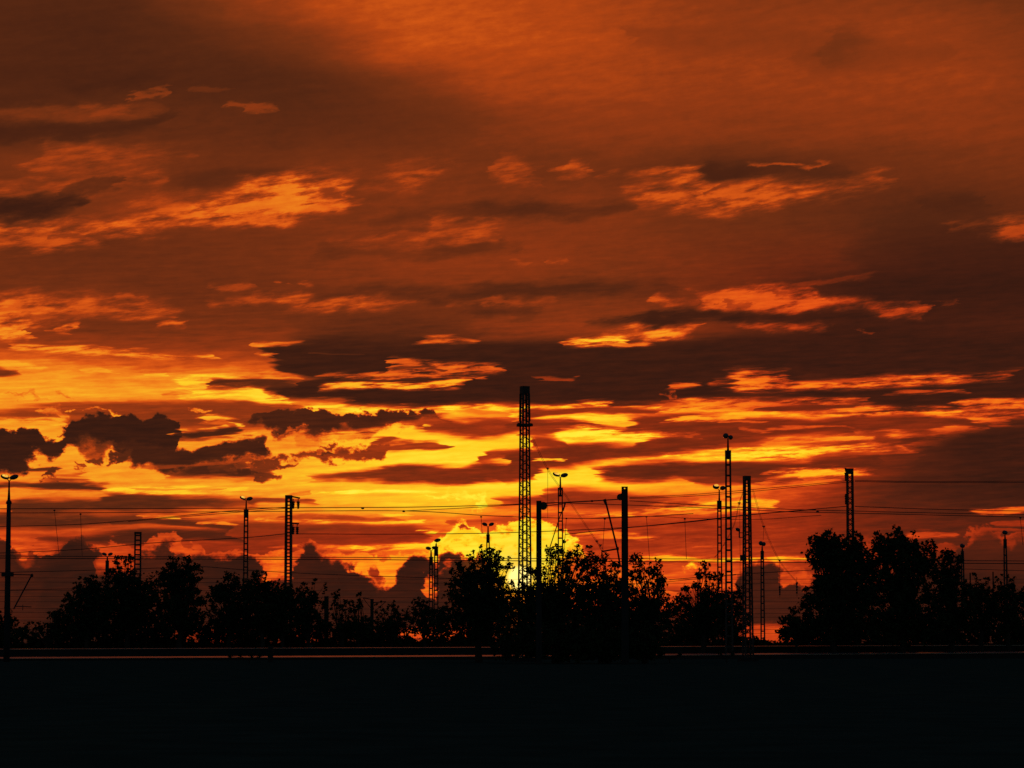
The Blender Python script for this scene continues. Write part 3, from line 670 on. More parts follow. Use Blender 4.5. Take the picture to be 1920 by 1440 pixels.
r2, H, p = lattice_mast(1402, 893, 252, 14.5, 22, 15, 'stout lattice mast with a small floodlight on a bracket at its left side', 'zig', 7.6, 2.7, 8, 1.3)
m = MB(); q = Matrix.Rotation(-R(15), 3, 'Z')
a = q @ Vector((-7*p, 0, zat(999, 252))); b = q @ Vector((-15*p, 0, zat(999, 252)))
m.beam(a, b, .06); a2 = q @ Vector((-8*p, 0, zat(1008, 252))); b2 = q @ Vector((-15*p, 0, zat(1008, 252))); m.beam(a2, b2, .06)
m.beam(b2, q @ Vector((-15*p, 0, zat(992, 252))), .07); m.build('lamp_bracket', 'rust', r2)
m = MB(); m.ellipsoid(q @ Vector((-17.5*p, 0, zat(993, 252))), (5*p, 4*p, 3.4*p), Matrix.Rotation(R(20), 3, 'Y')); m.build('floodlight', 'housing', r2, True)
m = MB(); z = zat(1046, 252); m.box(-.56,-.34,-.3,.3,z-.25,z+.25); m.build('switch_box', 'steel', r2)

r3, H, p = lattice_mast(257, 998, 322, 15, 17, 9, 'short lattice mast rising behind the trees at the left, without lamp', 'ladder', 9, 2.9, 3, 2.6)
r4, H, p = lattice_mast(1596, 879, 322, 13, 15, 3, 'lattice mast with insulators on its left side, above the big right tree', 'zig', 10, 3.0, 2, 1.5)
qi = Matrix.Rotation(-R(3), 3, 'Z')
def insulator(root, c, h, r, q=None):
    q = q or Matrix.Identity(3); m = MB(); pts = []; rad = []
    for i in range(9):
        pts.append(q @ Vector((c[0], c[1], c[2] - h*i/8))); rad.append(r*(1.0 if i % 2 else .5)*(1 - .4*i/8))
    m.tube(pts, rad, 8); return m.build('insulator', 'porcelain', root)
m = MB()
zt = zat(878, 322)
m.add([qi @ Vector(v) for v in [(-9.5*p,-.2,zt+.05),(6*p,-.2,zat(882,322)),(6*p,-.2,zat(889,322)),(-4*p,-.2,zat(889,322)),(-8.5*p,-.2,zat(884,322)),
       (-9.5*p,.2,zt+.05),(6*p,.2,zat(882,322)),(6*p,.2,zat(889,322)),(-4*p,.2,zat(889,322)),(-8.5*p,.2,zat(884,322))]],
      [(0,1,2,3,4),(9,8,7,6,5),(0,5,6,1),(1,6,7,2),(2,7,8,3),(3,8,9,4),(4,9,5,0)])
m.build('head_plate', 'rust', r4)
m = MB()
for y in (901, 927, 942): m.beam(qi @ Vector((-5*p,0,zat(y,322))), qi @ Vector((-9.5*p,0,zat(y,322))), .10)
m.build('bracket', 'rust', r4)
for yy, hh in ((886, 14), (928, 18)): insulator(r4, (-8.3*p, 0, zat(yy,322)), hh*p, 2.4*p, qi)

# channel mast with four hanging insulators
f = foot(540, 322); p = pxm(322); r5 = thing('lattice_mast', f, 'batten mast with two brackets of hanging insulators on its right side', 'mast', 'lattice masts')
H = zat(929, 322)
lattice(r5, H, 8.6*p, 11*p, 'ladder', 6.4*p, 4.5*p, bar=2.2*p); footing(r5, .7)
m = MB(); m.box(-6*p, 6*p, -5*p, 5*p, H-4*p, H+.03); m.build('cap', 'rust', r5)
for y0_, y1_, xe in ((931, 934, 21), (981, 982, 19.5)):
    m = MB(); m.beam((6*p,0,zat(y0_,322)), (xe*p,0,zat(y1_,322)), .16, .3); m.build('bracket', 'rust', r5)
    for xo in (8.5, xe-3.2):
        m = MB(); m.tube([(xo*p,0,zat(y1_+1,322)), (xo*p-.03,0,zat(y1_+7,322))], .05, 6)
        i_ = insulator(r5, (xo*p, 0, zat(y1_+6,322)), 14*p, 4.2*p); m.build('hanger', 'steel', i_)
m = MB(); m.box(-7*p,-5*p,-.2,.2,zat(984,322),zat(979,322)); m.build('clamp', 'rust', r5)

# ------------------------------------------------------------------ lamps
def luminaire(root, c, a, b, tilt, yaw, roll, backlit):
    q = Matrix.Rotation(R(yaw), 3, 'Z') @ Matrix.Rotation(R(-tilt), 3, 'Y') @ Matrix.Rotation(R(roll), 3, 'X')
    m = MB(); m.ellipsoid(c, (a, b*.9, b), q); h = m.build('luminaire', 'housing', root, True)
    if backlit:
        c2 = Vector(c) + q @ Vector((a*.04, -b*.52, -b*.16))
        m = MB(); m.ellipsoid(c2, (a*.74, b*.5, b*.66), q); m.build('lens', 'glass', h, True)
    else:
        c2 = Vector(c) + q @ Vector((0, 0, -b*.55))
        m = MB(); m.ellipsoid(c2, (a*.7, b*.6, b*.5), q); m.build('lens', 'housing', h, True)
    return h
def lamp_mast(x, y_head, D, label, y_neck, w_px, pitch_px, heads, yaw=0.0, wb_px=None, leg_px=2.1, pole_px=2.2, group='lamp masts', crossbar=None):
    """a batten mast with a thin pole and luminaires on top; heads = (dx, dy, half length, half height, tilt, yaw, roll, lit)"""
    p = pxm(D); f = foot(x, D); root = thing('lamp_mast', f, label, 'lamp mast', group, yaw)
    Hn = zat(y_neck, D); wb_px = wb_px or w_px*1.35
    kf = abs(math.cos(R(yaw))) + abs(math.sin(R(yaw)))
    lattice(root, Hn, w_px*p/kf - leg_px*p, wb_px*p/kf - leg_px*p, 'ladder', pitch_px*p, leg_px*p, bar=leg_px*1.15*p)
    footing(root, wb_px*p*.7)
    q = Matrix.Rotation(-R(yaw), 3, 'Z')
    s = w_px*p/kf/2 + .015
    m = MB(); m.box(-s, s, -s, s, Hn-.12, Hn+.08); m.box(-s, s, -s, s, Hn - 15*p, Hn - 15*p + .12); m.build('collar', 'rust', root)
    m = MB(); s_ = s - leg_px*p*.5
    for sx in (-1, 1): m.beam((sx*s_, 0, Hn-15*p), (sx*s_, 0, Hn), leg_px*p*1.1, s_*1.2)
    if w_px > 7.6: m.build('sleeve', 'rust', root)
    top = zat(y_head, D)
    m = MB(); m.tube([(0,0,Hn-15*p),(0,0,Hn+.1),(0,0,top-5*p)], [pole_px*p*.85,pole_px*p*.85,pole_px*p*.5], 8); m.build('pole', 'steel', root)
    for dx_, dy_, a, b, tilt, hy, roll, backlit in heads:
        c = q @ Vector((dx_*p, 0, top - dy_*p)); base = Vector((0,0,top-5*p))
        m = MB(); m.tube([base, base*.45 + c*.55 + Vector((0,0,-.6*p)), c], [.6*p,.6*p,.7*p], 6); m.build('arm', 'steel', root)
        luminaire(root, c, a*p, b*p, tilt, hy - yaw, roll, backlit)
    return root
twin = lambda s=1.0, d=7.0: [(-d*s, -.5, 7.2*s, 4.2*s, -18, 0, -55, True), (d*s, 1.0, 7.2*s, 4.2*s, 12, 0, 35, False)]
dark = lambda s=1.0, d=7.5: [(-d*s, 0, 6.6*s, 4.0*s, -18, 0, 30, False), (d*s, 0, 6.6*s, 4.0*s, 18, 0, 30, False)]
lamp_mast(460, 934, 330, 'twin-headed lamp mast left of the mast with hanging insulators', 956, 8, 11, twin(.88))
lamp_mast(1051, 890, 275, 'twin-headed lamp mast just right of the tallest mast, one head glowing', 916, 9, 16, twin(1.0, 7.5))
lamp_mast(200, 1039, 450, 'smallest twin-headed lamp mast, low behind the bushes at the left', 1052, 6, 10, dark(.74))
lamp_mast(915, 983, 386, 'lamp mast with two dark drooping heads above the round tree left of the sun', 1003, 6.5, 13, dark(.83))
lamp_mast(808, 1028, 420, 'shorter and left one of two lamp masts standing close together', 1045, 7, 12, [(-5,0,5.4,3.2,-10,0,30,False),(6,-1,5,3,0,0,20,False)], leg_px=2.0)
lamp_mast(817.5, 1014, 415, 'taller and right one of two lamp masts standing close together, with one head', 1026, 7.5, 13, [(2.5,-1,6.4,3.4,12,0,20,False)], leg_px=2.0)
lamp_mast(1367, 818, 290, 'tallest lamp mast, with dark heads seen end on, left of the stout lattice mast', 846, 10.5, 20, [(-4,-1,5.4,5.0,-10,0,20,False),(5,2.0,4.6,4.4,5,0,20,False)], wb_px=15, leg_px=2.9, pole_px=2.6)
lamp_mast(1350, 914, 330, 'lamp mast with one glowing ring-shaped head, close left of the tallest lamp mast', 940, 8, 15, [(-6,-1.5,6.4,5.2,-6,0,-62,True),(6.5,1.0,5.4,4.2,8,0,30,False)])
lamp_mast(1430, 1019, 450, 'small lamp mast with a round dark head right of the stout lattice mast', 1034, 6.2, 13, [(-2.5,-.5,4.2,4.2,0,0,20,False),(3,1,4,4,0,0,20,False)], wb_px=9)
lamp_mast(1806, 1023, 470, 'low lamp mast beside the right edge of the big tree', 1034, 5.5, 14, [(-.8,0,4,4,0,0,10,False),(1.5,.6,3.6,3.6,0,0,10,False)])
lamp_mast(1886.5, 998, 420, 'lamp mast with a small dark head near the right edge of the picture', 1012, 5.8, 14, [(-1,0,4.2,3.8,0,0,10,False),(1.5,.6,3.8,3.6,0,0,10,False)], wb_px=9)

# tubular post with lamps at the far left, which also carries a catenary arm
D = 245; p = pxm(D); f = foot(13.5, D); r6 = thing('lamp_post', f, 'thick tubular post at the left edge carrying twin lamps and an overhead line arm', 'lamp post')
m = MB(); m.tube([(0,0,0),(0,0,zat(1075,D)),(0,0,zat(943,D))], [6.2*p,5.2*p,4.0*p], 12); m.build('post', 'steel', r6, True)
m = MB(); m.tube([(0,0,zat(943,D)),(0,0,zat(918,D)),(0,0,zat(902,D))], [3.2*p,1.8*p,1.5*p], 10); m.build('upper_pole', 'steel', r6, True)
m = MB(); m.tube([(0,0,zat(945,D)),(0,0,zat(941,D)),(0,0,zat(938,D))], [5.4*p,5.4*p,3.4*p], 12); m.build('collar', 'steel', r6)
for dx_, dy_, a, b, tl, rl, backlit in ((-8,0,8.6,5.0,-16,-55,True),(9,0.5,9,4.6,16,30,False)):
    c = Vector((dx_*p, 0, zat(894+dy_, D))); m = MB(); m.tube([(0,0,zat(902,D)), (dx_*p*.4,0,zat(899,D)), c], [.8*p]*3, 6); m.build('arm', 'steel', r6)
    luminaire(r6, c, a*p, b*p, tl, 0, rl, backlit)
m = MB(); m.box(-11*p, 10*p, -.3, .3, zat(1081,D), zat(1073,D)); m.build('clamp_box', 'steel', r6)
m = MB(); m.tube([(8*p,0,zat(1077,D)),(45*p,0,zat(1078,D))], 1.0*p, 6); m.tube([(45*p,0,zat(1078,D)),(12*p,0,zat(1142,D))], 1.4*p, 6)
m.ellipsoid((45*p,0,zat(1079,D)), (3*p,2*p,3.4*p)); m.build('cantilever', 'steel', r6)
m = MB(); m.tube([(16*p,0,zat(1137,D)),(45*p,0,zat(1138,D))], .9*p, 6); m.tube([(29*p,0,zat(1134,D)),(29*p,0,zat(1144,D))], .7*p, 6); m.build('steady_arm', 'steel', r6)

# ------------------------------------------------------------------ concrete catenary posts
def concrete_post(x, y_top, D, wt, wb, label):
    p = pxm(D); f = foot(x, D); root = thing('catenary_post', f, label, 'post', 'concrete posts of the overhead line')
    H = zat(y_top, D); m = MB()
    for (za, wa), (zb, w_) in (((0, wb), (H, wt)),):
        a = wa*p/2; b = w_*p/2
        m.add([(-a,-a,za),(a,-a,za),(a,a,za),(-a,a,za),(-b,-b,zb),(b,-b,zb),(b,b,zb),(-b,b,zb)], [(3,2,1,0),(4,5,6,7),(0,1,5,4),(1,2,6,5),(2,3,7,6),(3,0,4,7)])
    m.build('shaft', 'concrete', root); return root, p, H
rp, p, H = concrete_post(1172, 919, 215, 11.5, 13.5, 'thick straight concrete post right of the slanting strut')
# head of the post with the bolt hole through it
m = MB(); b = 11.5*p/2; z0_, z1_ = H+.002, zat(912.5, 215); zc = (z0_+z1_)/2; hr = 1.3*p
for sgn in (-1, 1):
    x0_, x1_ = sorted((sgn*hr, sgn*b)); m.box(x0_, x1_, -b*.9, b*.9, z0_, z1_)
m.box(-hr, hr, -b*.9, b*.9, zc+hr, z1_); m.box(-hr, hr, -b*.9, b*.9, z0_, zc-hr); m.build('post_head', 'concrete', rp)
def wheel(root, c, r, name='tension_wheel', flat=None):
    m = MB(); n = 20; t = .12
    pts = [(c[0] + r*math.cos(2*math.pi*i/n), c[2] + r*math.sin(2*math.pi*i/n)) for i in range(n)]
    m.add([(x, c[1]-t, z) for x, z in pts] + [(x, c[1]+t, z) for x, z in pts], [tuple(range(n)), tuple(range(n, 2*n))[::-1]] + [(i, i+n, (i+1)%n+n, (i+1)%n) for i in range(n)])
    return m.build(name, 'rust', root)
wheel(rp, (-8.5*p, 0, zat(932, 215)), 6.2*p)
m = MB(); m.beam((-14*p,0,zat(936,215)), (-4*p,0,zat(936,215)), .1); m.beam((-12*p,0,zat(930,215)),(-5*p,0,zat(926,215)), .12); m.build('bracket', 'rust', rp)
rq, p, H = concrete_post(1010.5, 939, 215, 9.5, 11, 'shorter concrete post with a half-round wheel bracket beside the tallest mast')
wheel(rq, (8.5*p, 0, zat(948.5, 215)), 7.6*p)
m = MB(); m.beam((3*p,0,zat(943,215)), (12*p,0,zat(943,215)), .12); m.build('bracket', 'rust', rq)

D = 216
def strut(label, pts, w_px, head, D=D, extra=None):
    o = at(pts[0][0], pts[0][1], D); root = thing('strut', o, label, 'strut', 'slanting struts of the overhead line'); p = pxm(D)
    P_ = [at(x, y, D) - o for x, y in pts]; m = MB(); m.tube(P_, [w_px*p*.5]*len(P_), 8); m.build('tube', 'steel', root)
    m = MB(); h = [at(x, y, D) - o for x, y in head]; m.tube(h, [w_px*p*.95, w_px*p*.6], 8); m.build('joint', 'rust', root)
    return root, o, p
rs, o, p = strut('long slanting strut leaning against the thick concrete post', [(1135,938),(1158,1032),(1163,1062)], 3.4, [(1133,936),(1137,947)])
m = MB(); m.tube([at(x,y,D)-o for x, y in ((1158,1029),(1129,1034))], 1.5*p, 8); m.tube([at(x,y,D)-o for x, y in ((1129,1031),(1128,1042))], 1.3*p, 6); m.build('steady_arm', 'steel', rs)
m = MB(); m.ellipsoid(at(1158,1029,D)-o, (2.6*p,2*p,4*p)); m.build('clamp', 'rust', rs)
rs, o, p = strut('slanting strut reaching down into the bush beside the glowing lamp mast', [(1060,944),(1050,968),(1026,1042)], 1.8, [(1060,942),(1056,958)])

# ------------------------------------------------------------------ wires
def smooth_pts(pts, k=8):
    P_ = [Vector(q) for q in pts]
    if len(P_) < 3: return P_
    out_ = []
    E = [P_[0]*2-P_[1]] + P_ + [P_[-1]*2-P_[-2]]
    for i in range(1, len(E)-2):
        a, b, c, d = E[i-1:i+3]
        for j in range(k):
            t = j/k; out_.append(.5*((2*b) + (c-a)*t + (2*a-5*b+4*c-d)*t*t + (3*b-a-3*c+d)*t**3))
    return out_ + [P_[-1]]
def wire(label, pts, px=1.5, D=300, droppers=(), clamps=(), group='overhead wires of the railway', D1=None, name='overhead_wire'):
    xs = [q[0] for q in pts]; D1 = D1 or D
    dist = lambda x: D + (D1-D)*(x-xs[0])/(xs[-1]-xs[0])
    W = [at(x, y, dist(x)) for x, y in pts]; o = W[0]
    root = tag(MB().tube([w - o for w in smooth_pts(W)], px*.5*pxm(D), 5).build(name, 'wire'), label, 'wire', group)
    root.location = o
    for a, b in droppers:
        d = dist(a[0]); m = MB(); m.tube([at(a[0], a[1], d)-o, at(b[0], b[1], d)-o], .42*pxm(d), 4)
        m.ellipsoid(at(a[0], a[1]+1, d)-o, (2.2*pxm(d), .05, 1.6*pxm(d)), nu=6, nv=4); m.build('dropper', 'wire', root)
    for a in clamps:
        d = dist(a[0]); m = MB(); m.ellipsoid(at(a[0], a[1], d)-o, (3.2*pxm(d), .06, 2.0*pxm(d)), nu=8, nv=4); m.build('clamp', 'wire', root)
    return root
wire('topmost straight wire from the left edge past the hanging insulators to the tallest mast', [(-60,954),(300,953.6),(560,952),(760,951),(880,948.5),(980,945)], 1.5, 318, [((102,956),(111,1044))], [(680,953)])
wire('second wire from the top at the left, forking at a clamp before the tallest mast', [(-60,962),(250,961),(480,959),(757,958),(900,966),(980,969.5),(1100,972),(1180,970),(1300,963)], 1.4, 317, [((151,963),(154,1042)),((902,968),(904,1000)),((1062,971),(1059,1012)),((1134,972),(1130,1030))], [(757,958.5)])
wire('wire rising from the clamp to the tallest mast', [(757,958),(860,953),(980,946)], 1.2, 318)
wire('upper of two sagging wires climbing from the left edge to the insulators', [(-60,992),(0,987.5),(150,983),(300,971),(420,959),(534,951)], 1.3, 320)
wire('lower of two sagging wires climbing from the left edge to the insulators', [(240,978),(330,970),(440,961),(534,953.5)], 1.1, 320)
wire('wire climbing from the left edge to the lower insulators of the batten mast', [(-60,1040),(0,1037),(150,1030),(300,1017),(460,1008),(534,1001)], 1.4, 320)
wire('level wire from the lower insulators past the sun to the thick concrete post', [(556,1001),(760,1001.5),(960,998.5),(1172,989),(1300,978),(1400,966),(1530,955)], 1.4, 320)
wire('upper wire of the close pair crossing the whole picture above the treetops', [(-60,1042),(300,1044),(640,1045),(960,1047),(1280,1048),(1560,1050),(1980,1052)], 1.4, 360)
wire('lower wire of the close pair crossing the whole picture above the treetops', [(-60,1046),(300,1048),(640,1049),(960,1051.5),(1280,1053.5),(1560,1055),(1980,1057)], 1.6, 360)
wire('thin wire sagging over the left trees', [(-60,1075),(140,1070),(300,1065),(370,1062),(480,1070),(640,1078),(860,1085)], 1.2, 380)
wire('low thin wire at the left edge passing behind the post', [(-60,1108),(140,1104),(300,1102)], 1.2, 400)
wire('thick wire between the two wheel brackets', [(1022,943.5),(1090,940.5),(1162,936)], 2.2, 216, clamps=[(1110,939.5)])
wire('short wire from the half-round wheel down to the glowing lamp mast', [(1022,949),(1040,946.5),(1060,944)], 1.6, 216)
wire('upper wire from the thick concrete post falling gently to the right edge', [(1180,939),(1340,948.5),(1480,955),(1595,958),(1760,962),(1980,966)], 1.3, 300)
wire('lower wire from the thick concrete post falling gently to the right edge', [(1060,943),(1180,947),(1340,953),(1480,959.5),(1595,962),(1760,966),(1980,971)], 1.3, 300, [((1913,970),(1918,1022))], [(1533,959.5)])
wire('sagging wire running up to the lower insulator of the right lattice mast', [(1060,1002),(1172,990),(1300,977),(1400,965.5),(1500,957),(1590,949)], 1.5, 300)
wire('upper of two thin wires climbing to the top of the right lattice mast', [(1180,933),(1300,927),(1420,917),(1540,906),(1590,901)], 1.1, 318)
wire('lower of two thin wires climbing to the top of the right lattice mast', [(1180,935),(1300,930),(1420,920.5),(1540,908.5),(1590,904)], 1.1, 319)
wire('upper wire leaving the top of the right lattice mast to the right edge', [(1603,901),(1760,903),(1980,901.5)], 1.1, 318)
wire('lower wire leaving the top of the right lattice mast to the right edge', [(1603,903),(1760,905),(1980,904.5)], 1.1, 319)
wire('wire leaving the lower insulator of the right lattice mast towards the right edge', [(1603,949.5),(1760,955),(1980,959.5)], 1.4, 318)
wire('thin wire behind the right posts that carries two long droppers', [(1100,972),(1212,968),(1300,972),(1420,974),(1540,966)], 1.0, 310, [((1212,968),(1218,1050)),((1284,972),(1287,1048))])
wire('wire crossing low between the right lamp masts and the big tree', [(1255,1087),(1380,1077),(1520,1069),(1600,1063)], 1.3, 380)
wire('low wire right of the big tree', [(1760,1066),(1815,1067),(1980,1072)], 1.1, 380)
wire('short steep wire at the small lamp mast under the low cloud', [(1243,1092),(1300,1086),(1380,1078)], 1.0, 400)
for i, (a, b) in enumerate(((1083,1086),(1091,1093),(1107,1106),(1118,1121),(1128,1127),(1141,1140),(1148,1150),(1157,1156),(1164,1166),(1180,1179),(1185,1187))):
    wire(('topmost','second','third','fourth','fifth','sixth','seventh','eighth','ninth','tenth','lowest')[i] + ' of the thin far wires stacked low over the horizon', [(-80,a),(960,(a+b)/2+1.5),(2000,b)], .6, 520, group='far wires over the horizon')

def span_wire(label, pts, clamps, verticals, D, gap=2.6):
    W = [at(x, y, D) for x, y in pts]; o = W[0]; p = pxm(D); root = thing('span_wire', o, label, 'wire', 'steep double wires held by lattice masts')
    for s in (-.5, .5):
        m = MB(); m.tube([w - o + Vector((s*gap*p, s*.2, 0)) for w in smooth_pts(W)], .28*p, 4); m.build('strand', 'wire', root)
    for x, y in clamps:
        m = MB(); c = at(x, y, D) - o; m.box(c.x-2.8*p, c.x+2.8*p, -.06, .06, c.z-.9*p, c.z+1.1*p); m.box(c.x-.9*p, c.x+.9*p, -.08, .08, c.z-3*p, c.z-.95*p); m.build('clamp', 'wire', root)
    for a, b in verticals:
        m = MB(); m.tube([at(*a, D)-o, at(*b, D)-o], .32*p, 4); m.build('dropper', 'wire', root)
span_wire('steep double wire falling from the tallest mast past the glowing lamp to the bush', [(997,818),(1027,880),(1060,928),(1118,1014),(1152,1058)], [(1027,878),(1119,1014.5),(1126,1022)], [((1027,880),(1027,972)),((1119,1015),(1128,1034))], 250)
span_wire('steep double wire falling to the right from the stout lattice mast', [(1411,917),(1432,987),(1462,1052),(1500,1098)], [(1432,987),(1462,1050)], [((1432,988),(1431,1012)),((1462,1052),(1462,1110))], 252)
span_wire('short double wire falling to the left from the stout lattice mast', [(1396,916),(1386,943),(1376,985),(1352,1030),(1340,1045)], [(1386,943),(1369,990)], [((1387,944),(1388,1100))], 252, 1.6)

# insulator strings low in the gap right of the masts, and posts far behind
def insulator_string(x, y0, y1, D, label):
    p = pxm(D); o = at(x, y0, D); root = thing('insulator_string', o, label, 'insulator')
    n_ = 6; h = (y1-y0)*p; m = MB(); m.tube([(0,0,.5),(0,0,-h*1.1)], .35*p, 5); m.build('rod', 'steel', root)
    insulator(root, (0,0,-h*.12), h*.8, 2.6*p)
insulator_string(1462, 1096, 1118, 450, 'ribbed insulator hanging in the gap left of the big tree, nearer the lamp mast')
insulator_string(1494, 1088, 1116, 450, 'ribbed insulator hanging in the gap left of the big tree, nearer the tree')
insulator_string(1386, 1096, 1122, 450, 'ribbed insulator hanging between the tallest lamp mast and the stout lattice mast')
def far_post(x, y_top, D, w, arms, label):
    p = pxm(D); f = foot(x, D); root = thing('catenary_post', f, label, 'post', 'far posts of the overhead line'); H = zat(y_top, D)
    m = MB(); m.beam((0,0,0), (0,0,H), w*p); m.build('shaft', 'concrete', root)
    for dx_, ya, yb in arms:
        m = MB(); m.tube([(0,0,zat(ya,D)), (dx_*p,0,zat(yb,D))], .9*p, 5); m.tube([(dx_*p,0,zat(yb,D)),(0,0,zat(yb+22,D))], .6*p, 5); m.build('cantilever', 'steel', root)
far_post(612, 1118, 480, 8, [], 'plain far post among the thin bushes left of centre')
far_post(697.5, 1123, 480, 6, [(-17,1124,1121),(26,1130,1128)], 'far post with an arm to either side, left of the paired lamp masts')
far_post(1820, 1074, 470, 2.2, [], 'left one of two thin far posts right of the big tree')
far_post(1863, 1072, 470, 2.2, [], 'right one of two thin far posts right of the big tree')
p_ = pxm(240); sp = thing('short_post', foot(508, 240), 'short dark post in front of the bright coping at the left', 'post')
MB().beam((0,0,0), (0,0,zat(1213,240)), 9*p_, 7*p_).build('shaft', 'concrete', sp); MB().box(-5*p_,5*p_,-4*p_,4*p_,zat(1213,240)+.002,zat(1211,240)).build('cap', 'concrete', sp)

# ------------------------------------------------------------------ trees
def leaf_mesh(name, C, size, rng, parent, origin):
    """C: leaf centres (n,3). Each leaf is a folded four-cornered blade with its own direction."""
    n_ = len(C)
    d = rng.normal(size=(n_,3)); d[:,2] *= .7; d /= np.linalg.norm(d, axis=1)[:,None]
    u = np.cross(d, rng.normal(size=(n_,3))); u /= np.linalg.norm(u, axis=1)[:,None]
    nrm = np.cross(d, u); s = size*rng.uniform(.6, 1.45, size=(n_,1))
    A = C - d*s*.55; B = C + d*s*.6; L_ = C + u*s*.38 + nrm*s*.08; R_ = C - u*s*.38 + nrm*s*.08
    V = np.stack([A, R_, B, L_], 1).reshape(-1,3) - np.array(origin)
    me = bpy.data.meshes.new(name); me.vertices.add(n_*4); me.vertices.foreach_set('co', V.astype(np.float32).ravel())
    me.loops.add(n_*4); me.loops.foreach_set('vertex_index', np.arange(n_*4, dtype=np.int32))
    me.polygons.add(n_); me.polygons.foreach_set('loop_start', np.arange(0, n_*4, 4, dtype=np.int32))
    me.update(); me.validate(); me.materials.append(MT['leaf'])
    o = bpy.data.objects.new(name, me); col.objects.link(o); o.parent = parent; return o

def plant(label, blobs, D, seed, name='tree', cat='tree', group='trees along the railway', cl_px=7.0, leaf_px=4.4, trunk=True, fringe=1.0):
    """blobs: (x, y, rx, ry, fill) in the photograph's directions at distance D; fill 1 = dense foliage, under 0.6 = airy sprays"""
    rng = np.random.default_rng(seed); p = pxm(D)
    cx = sum(b[0]*b[2] for b in blobs)/sum(b[2] for b in blobs)
    base = foot(cx, D); root = thing(name, base, label, cat, group)
    leaves = []; tips = []
    for bx, by, rx, ry, fill in blobs:
        c = np.array(at(bx, by, D)); rr = np.array([rx*p, min(rx, 60)*p*.9, ry*p])
        area = math.pi*rx*ry
        lp = leaf_px; per = 26
        ncl = int(max(3, area*(fill*2.1 if fill < .56 else 1.2 + (fill-.56)*8.5)/(per*lp*lp*.42)))
        dirs = rng.normal(size=(ncl,3)); dirs /= np.linalg.norm(dirs, axis=1)[:,None]
        rad = rng.uniform(size=(ncl,1))**(.40 if fill > .6 else .5)
        cen = c + dirs*rad*rr*.98
        # sprays that stick out past the outline
        nf = int(fringe*(2+ (rx+ry)/5.0)); fd = rng.normal(size=(nf,3)); fd /= np.linalg.norm(fd, axis=1)[:,None]; fd[:,2] = np.where(rng.uniform(size=nf) < .7, np.abs(fd[:,2]), fd[:,2])
        fr = c + fd*rr*rng.uniform(.98, 1.02 + min(.22, 4.5/max(rx, ry)), size=(nf,1))
        for cc, sc_, k in [(q, cl_px*p*rng.uniform(.55,1.15), per) for q in cen] + [(q, cl_px*p*rng.uniform(.3,.55), 10) for q in fr]:
            if cc[2] < .1: continue
            off = rng.normal(size=(k,3))*.5; leaves.append(cc + off*sc_)
        idx = rng.permutation(ncl)[:max(3, ncl//(9 if fill > .6 else 4))]
        tips += [cen[i] for i in idx] + [q for q in fr[::2]]
    Cc = np.concatenate(leaves); Cc = Cc[Cc[:,2] > .02]
    leaf_mesh('crown', Cc, leaf_px*p, rng, root, base)
    # trunk and limbs
    m = MB(); b0 = np.array([0.0,0,0]); top = max(t[2] for t in tips); zc = top*.33
    r0 = max(.05, min(.30, top*.028))
    stem = [(0,0,-.05), (rng.normal()*.05*zc, 0, zc*.5), (rng.normal()*.07*zc, 0, zc)]
    m.tube(stem, [r0*1.25, r0, r0*.85], 7)
    hub = Vector(stem[-1])
    tips = sorted(tips, key=lambda t: -t[2])[:70]
    for t in tips:
        t = Vector(t) - base; st = hub*rng.uniform(.75, 1.0)
        mid = st.lerp(t, .5) + Vector((rng.normal(), rng.normal(), abs(rng.normal())))*.06*(t-st).length
        m.tube([st, mid, t], [r0*.34, r0*.18, .014], 4)
    m.build('trunk', 'bark', root)
    return root

SP = .40    # airy
plant('low tree at the left end of the tree line', [(165,1110,30,28,.9),(150,1150,40,45,1),(185,1135,32,50,1)], 306, 1)
plant('tree with two airy sprigs on top in front of the short lattice mast', [(222,1058,12,15,.3),(212,1078,16,12,.5),(243,1050,9,12,.3),(228,1088,34,24,.8),(235,1132,45,60,1),(277,1100,18,24,.45),(268,1140,30,50,.9)], 308, 2)
plant('dense tree with two pointed tips between the short lattice mast and a lamp mast', [(335,1086,42,30,1),(330,1132,58,60,1),(325,1056,9,12,.5),(351,1050,5,9,.6),(366,1068,14,10,.7)], 305, 3)
plant('leafy tree left of the lamp mast beside the batten mast', [(428,1098,28,22,.8),(440,1140,55,50,1),(410,1110,18,20,.5)], 309, 4)
plant('rounded tree top right beside the lamp mast', [(480,1100,27,26,1),(500,1142,42,48,1)], 306, 5)
plant('tree in front of the foot of the batten mast', [(512,1106,22,20,.7),(534,1118,24,18,.7),(532,1150,42,44,1)], 307, 6)
plant('thin see-through tree right of the batten mast', [(590,1114,32,26,.38),(565,1110,14,18,.5),(578,1152,42,38,.8)], 310, 7)
plant('sparse young tree beside the plain far post', [(632,1120,9,13,.3),(643,1150,22,25,.35),(640,1175,30,22,.7)], 311, 8, leaf_px=3.8, cl_px=5)
plant('slim pointed tree with see-through crown left of the post with two arms', [(674,1128,7,15,.5),(671,1142,10,14,.5),(655,1144,12,16,.4),(680,1180,38,28,.8)], 311, 9, leaf_px=3.8, cl_px=5)
plant('low bushy tree behind the post with two arms', [(722,1140,24,16,.35),(745,1150,16,14,.35),(735,1177,42,32,.9)], 312, 10, leaf_px=3.8, cl_px=5)
plant('small tree with two tips at the foot of the paired lamp masts', [(783,1138,12,17,.6),(797,1142,12,16,.5),(802,1165,36,32,.9)], 309, 11)
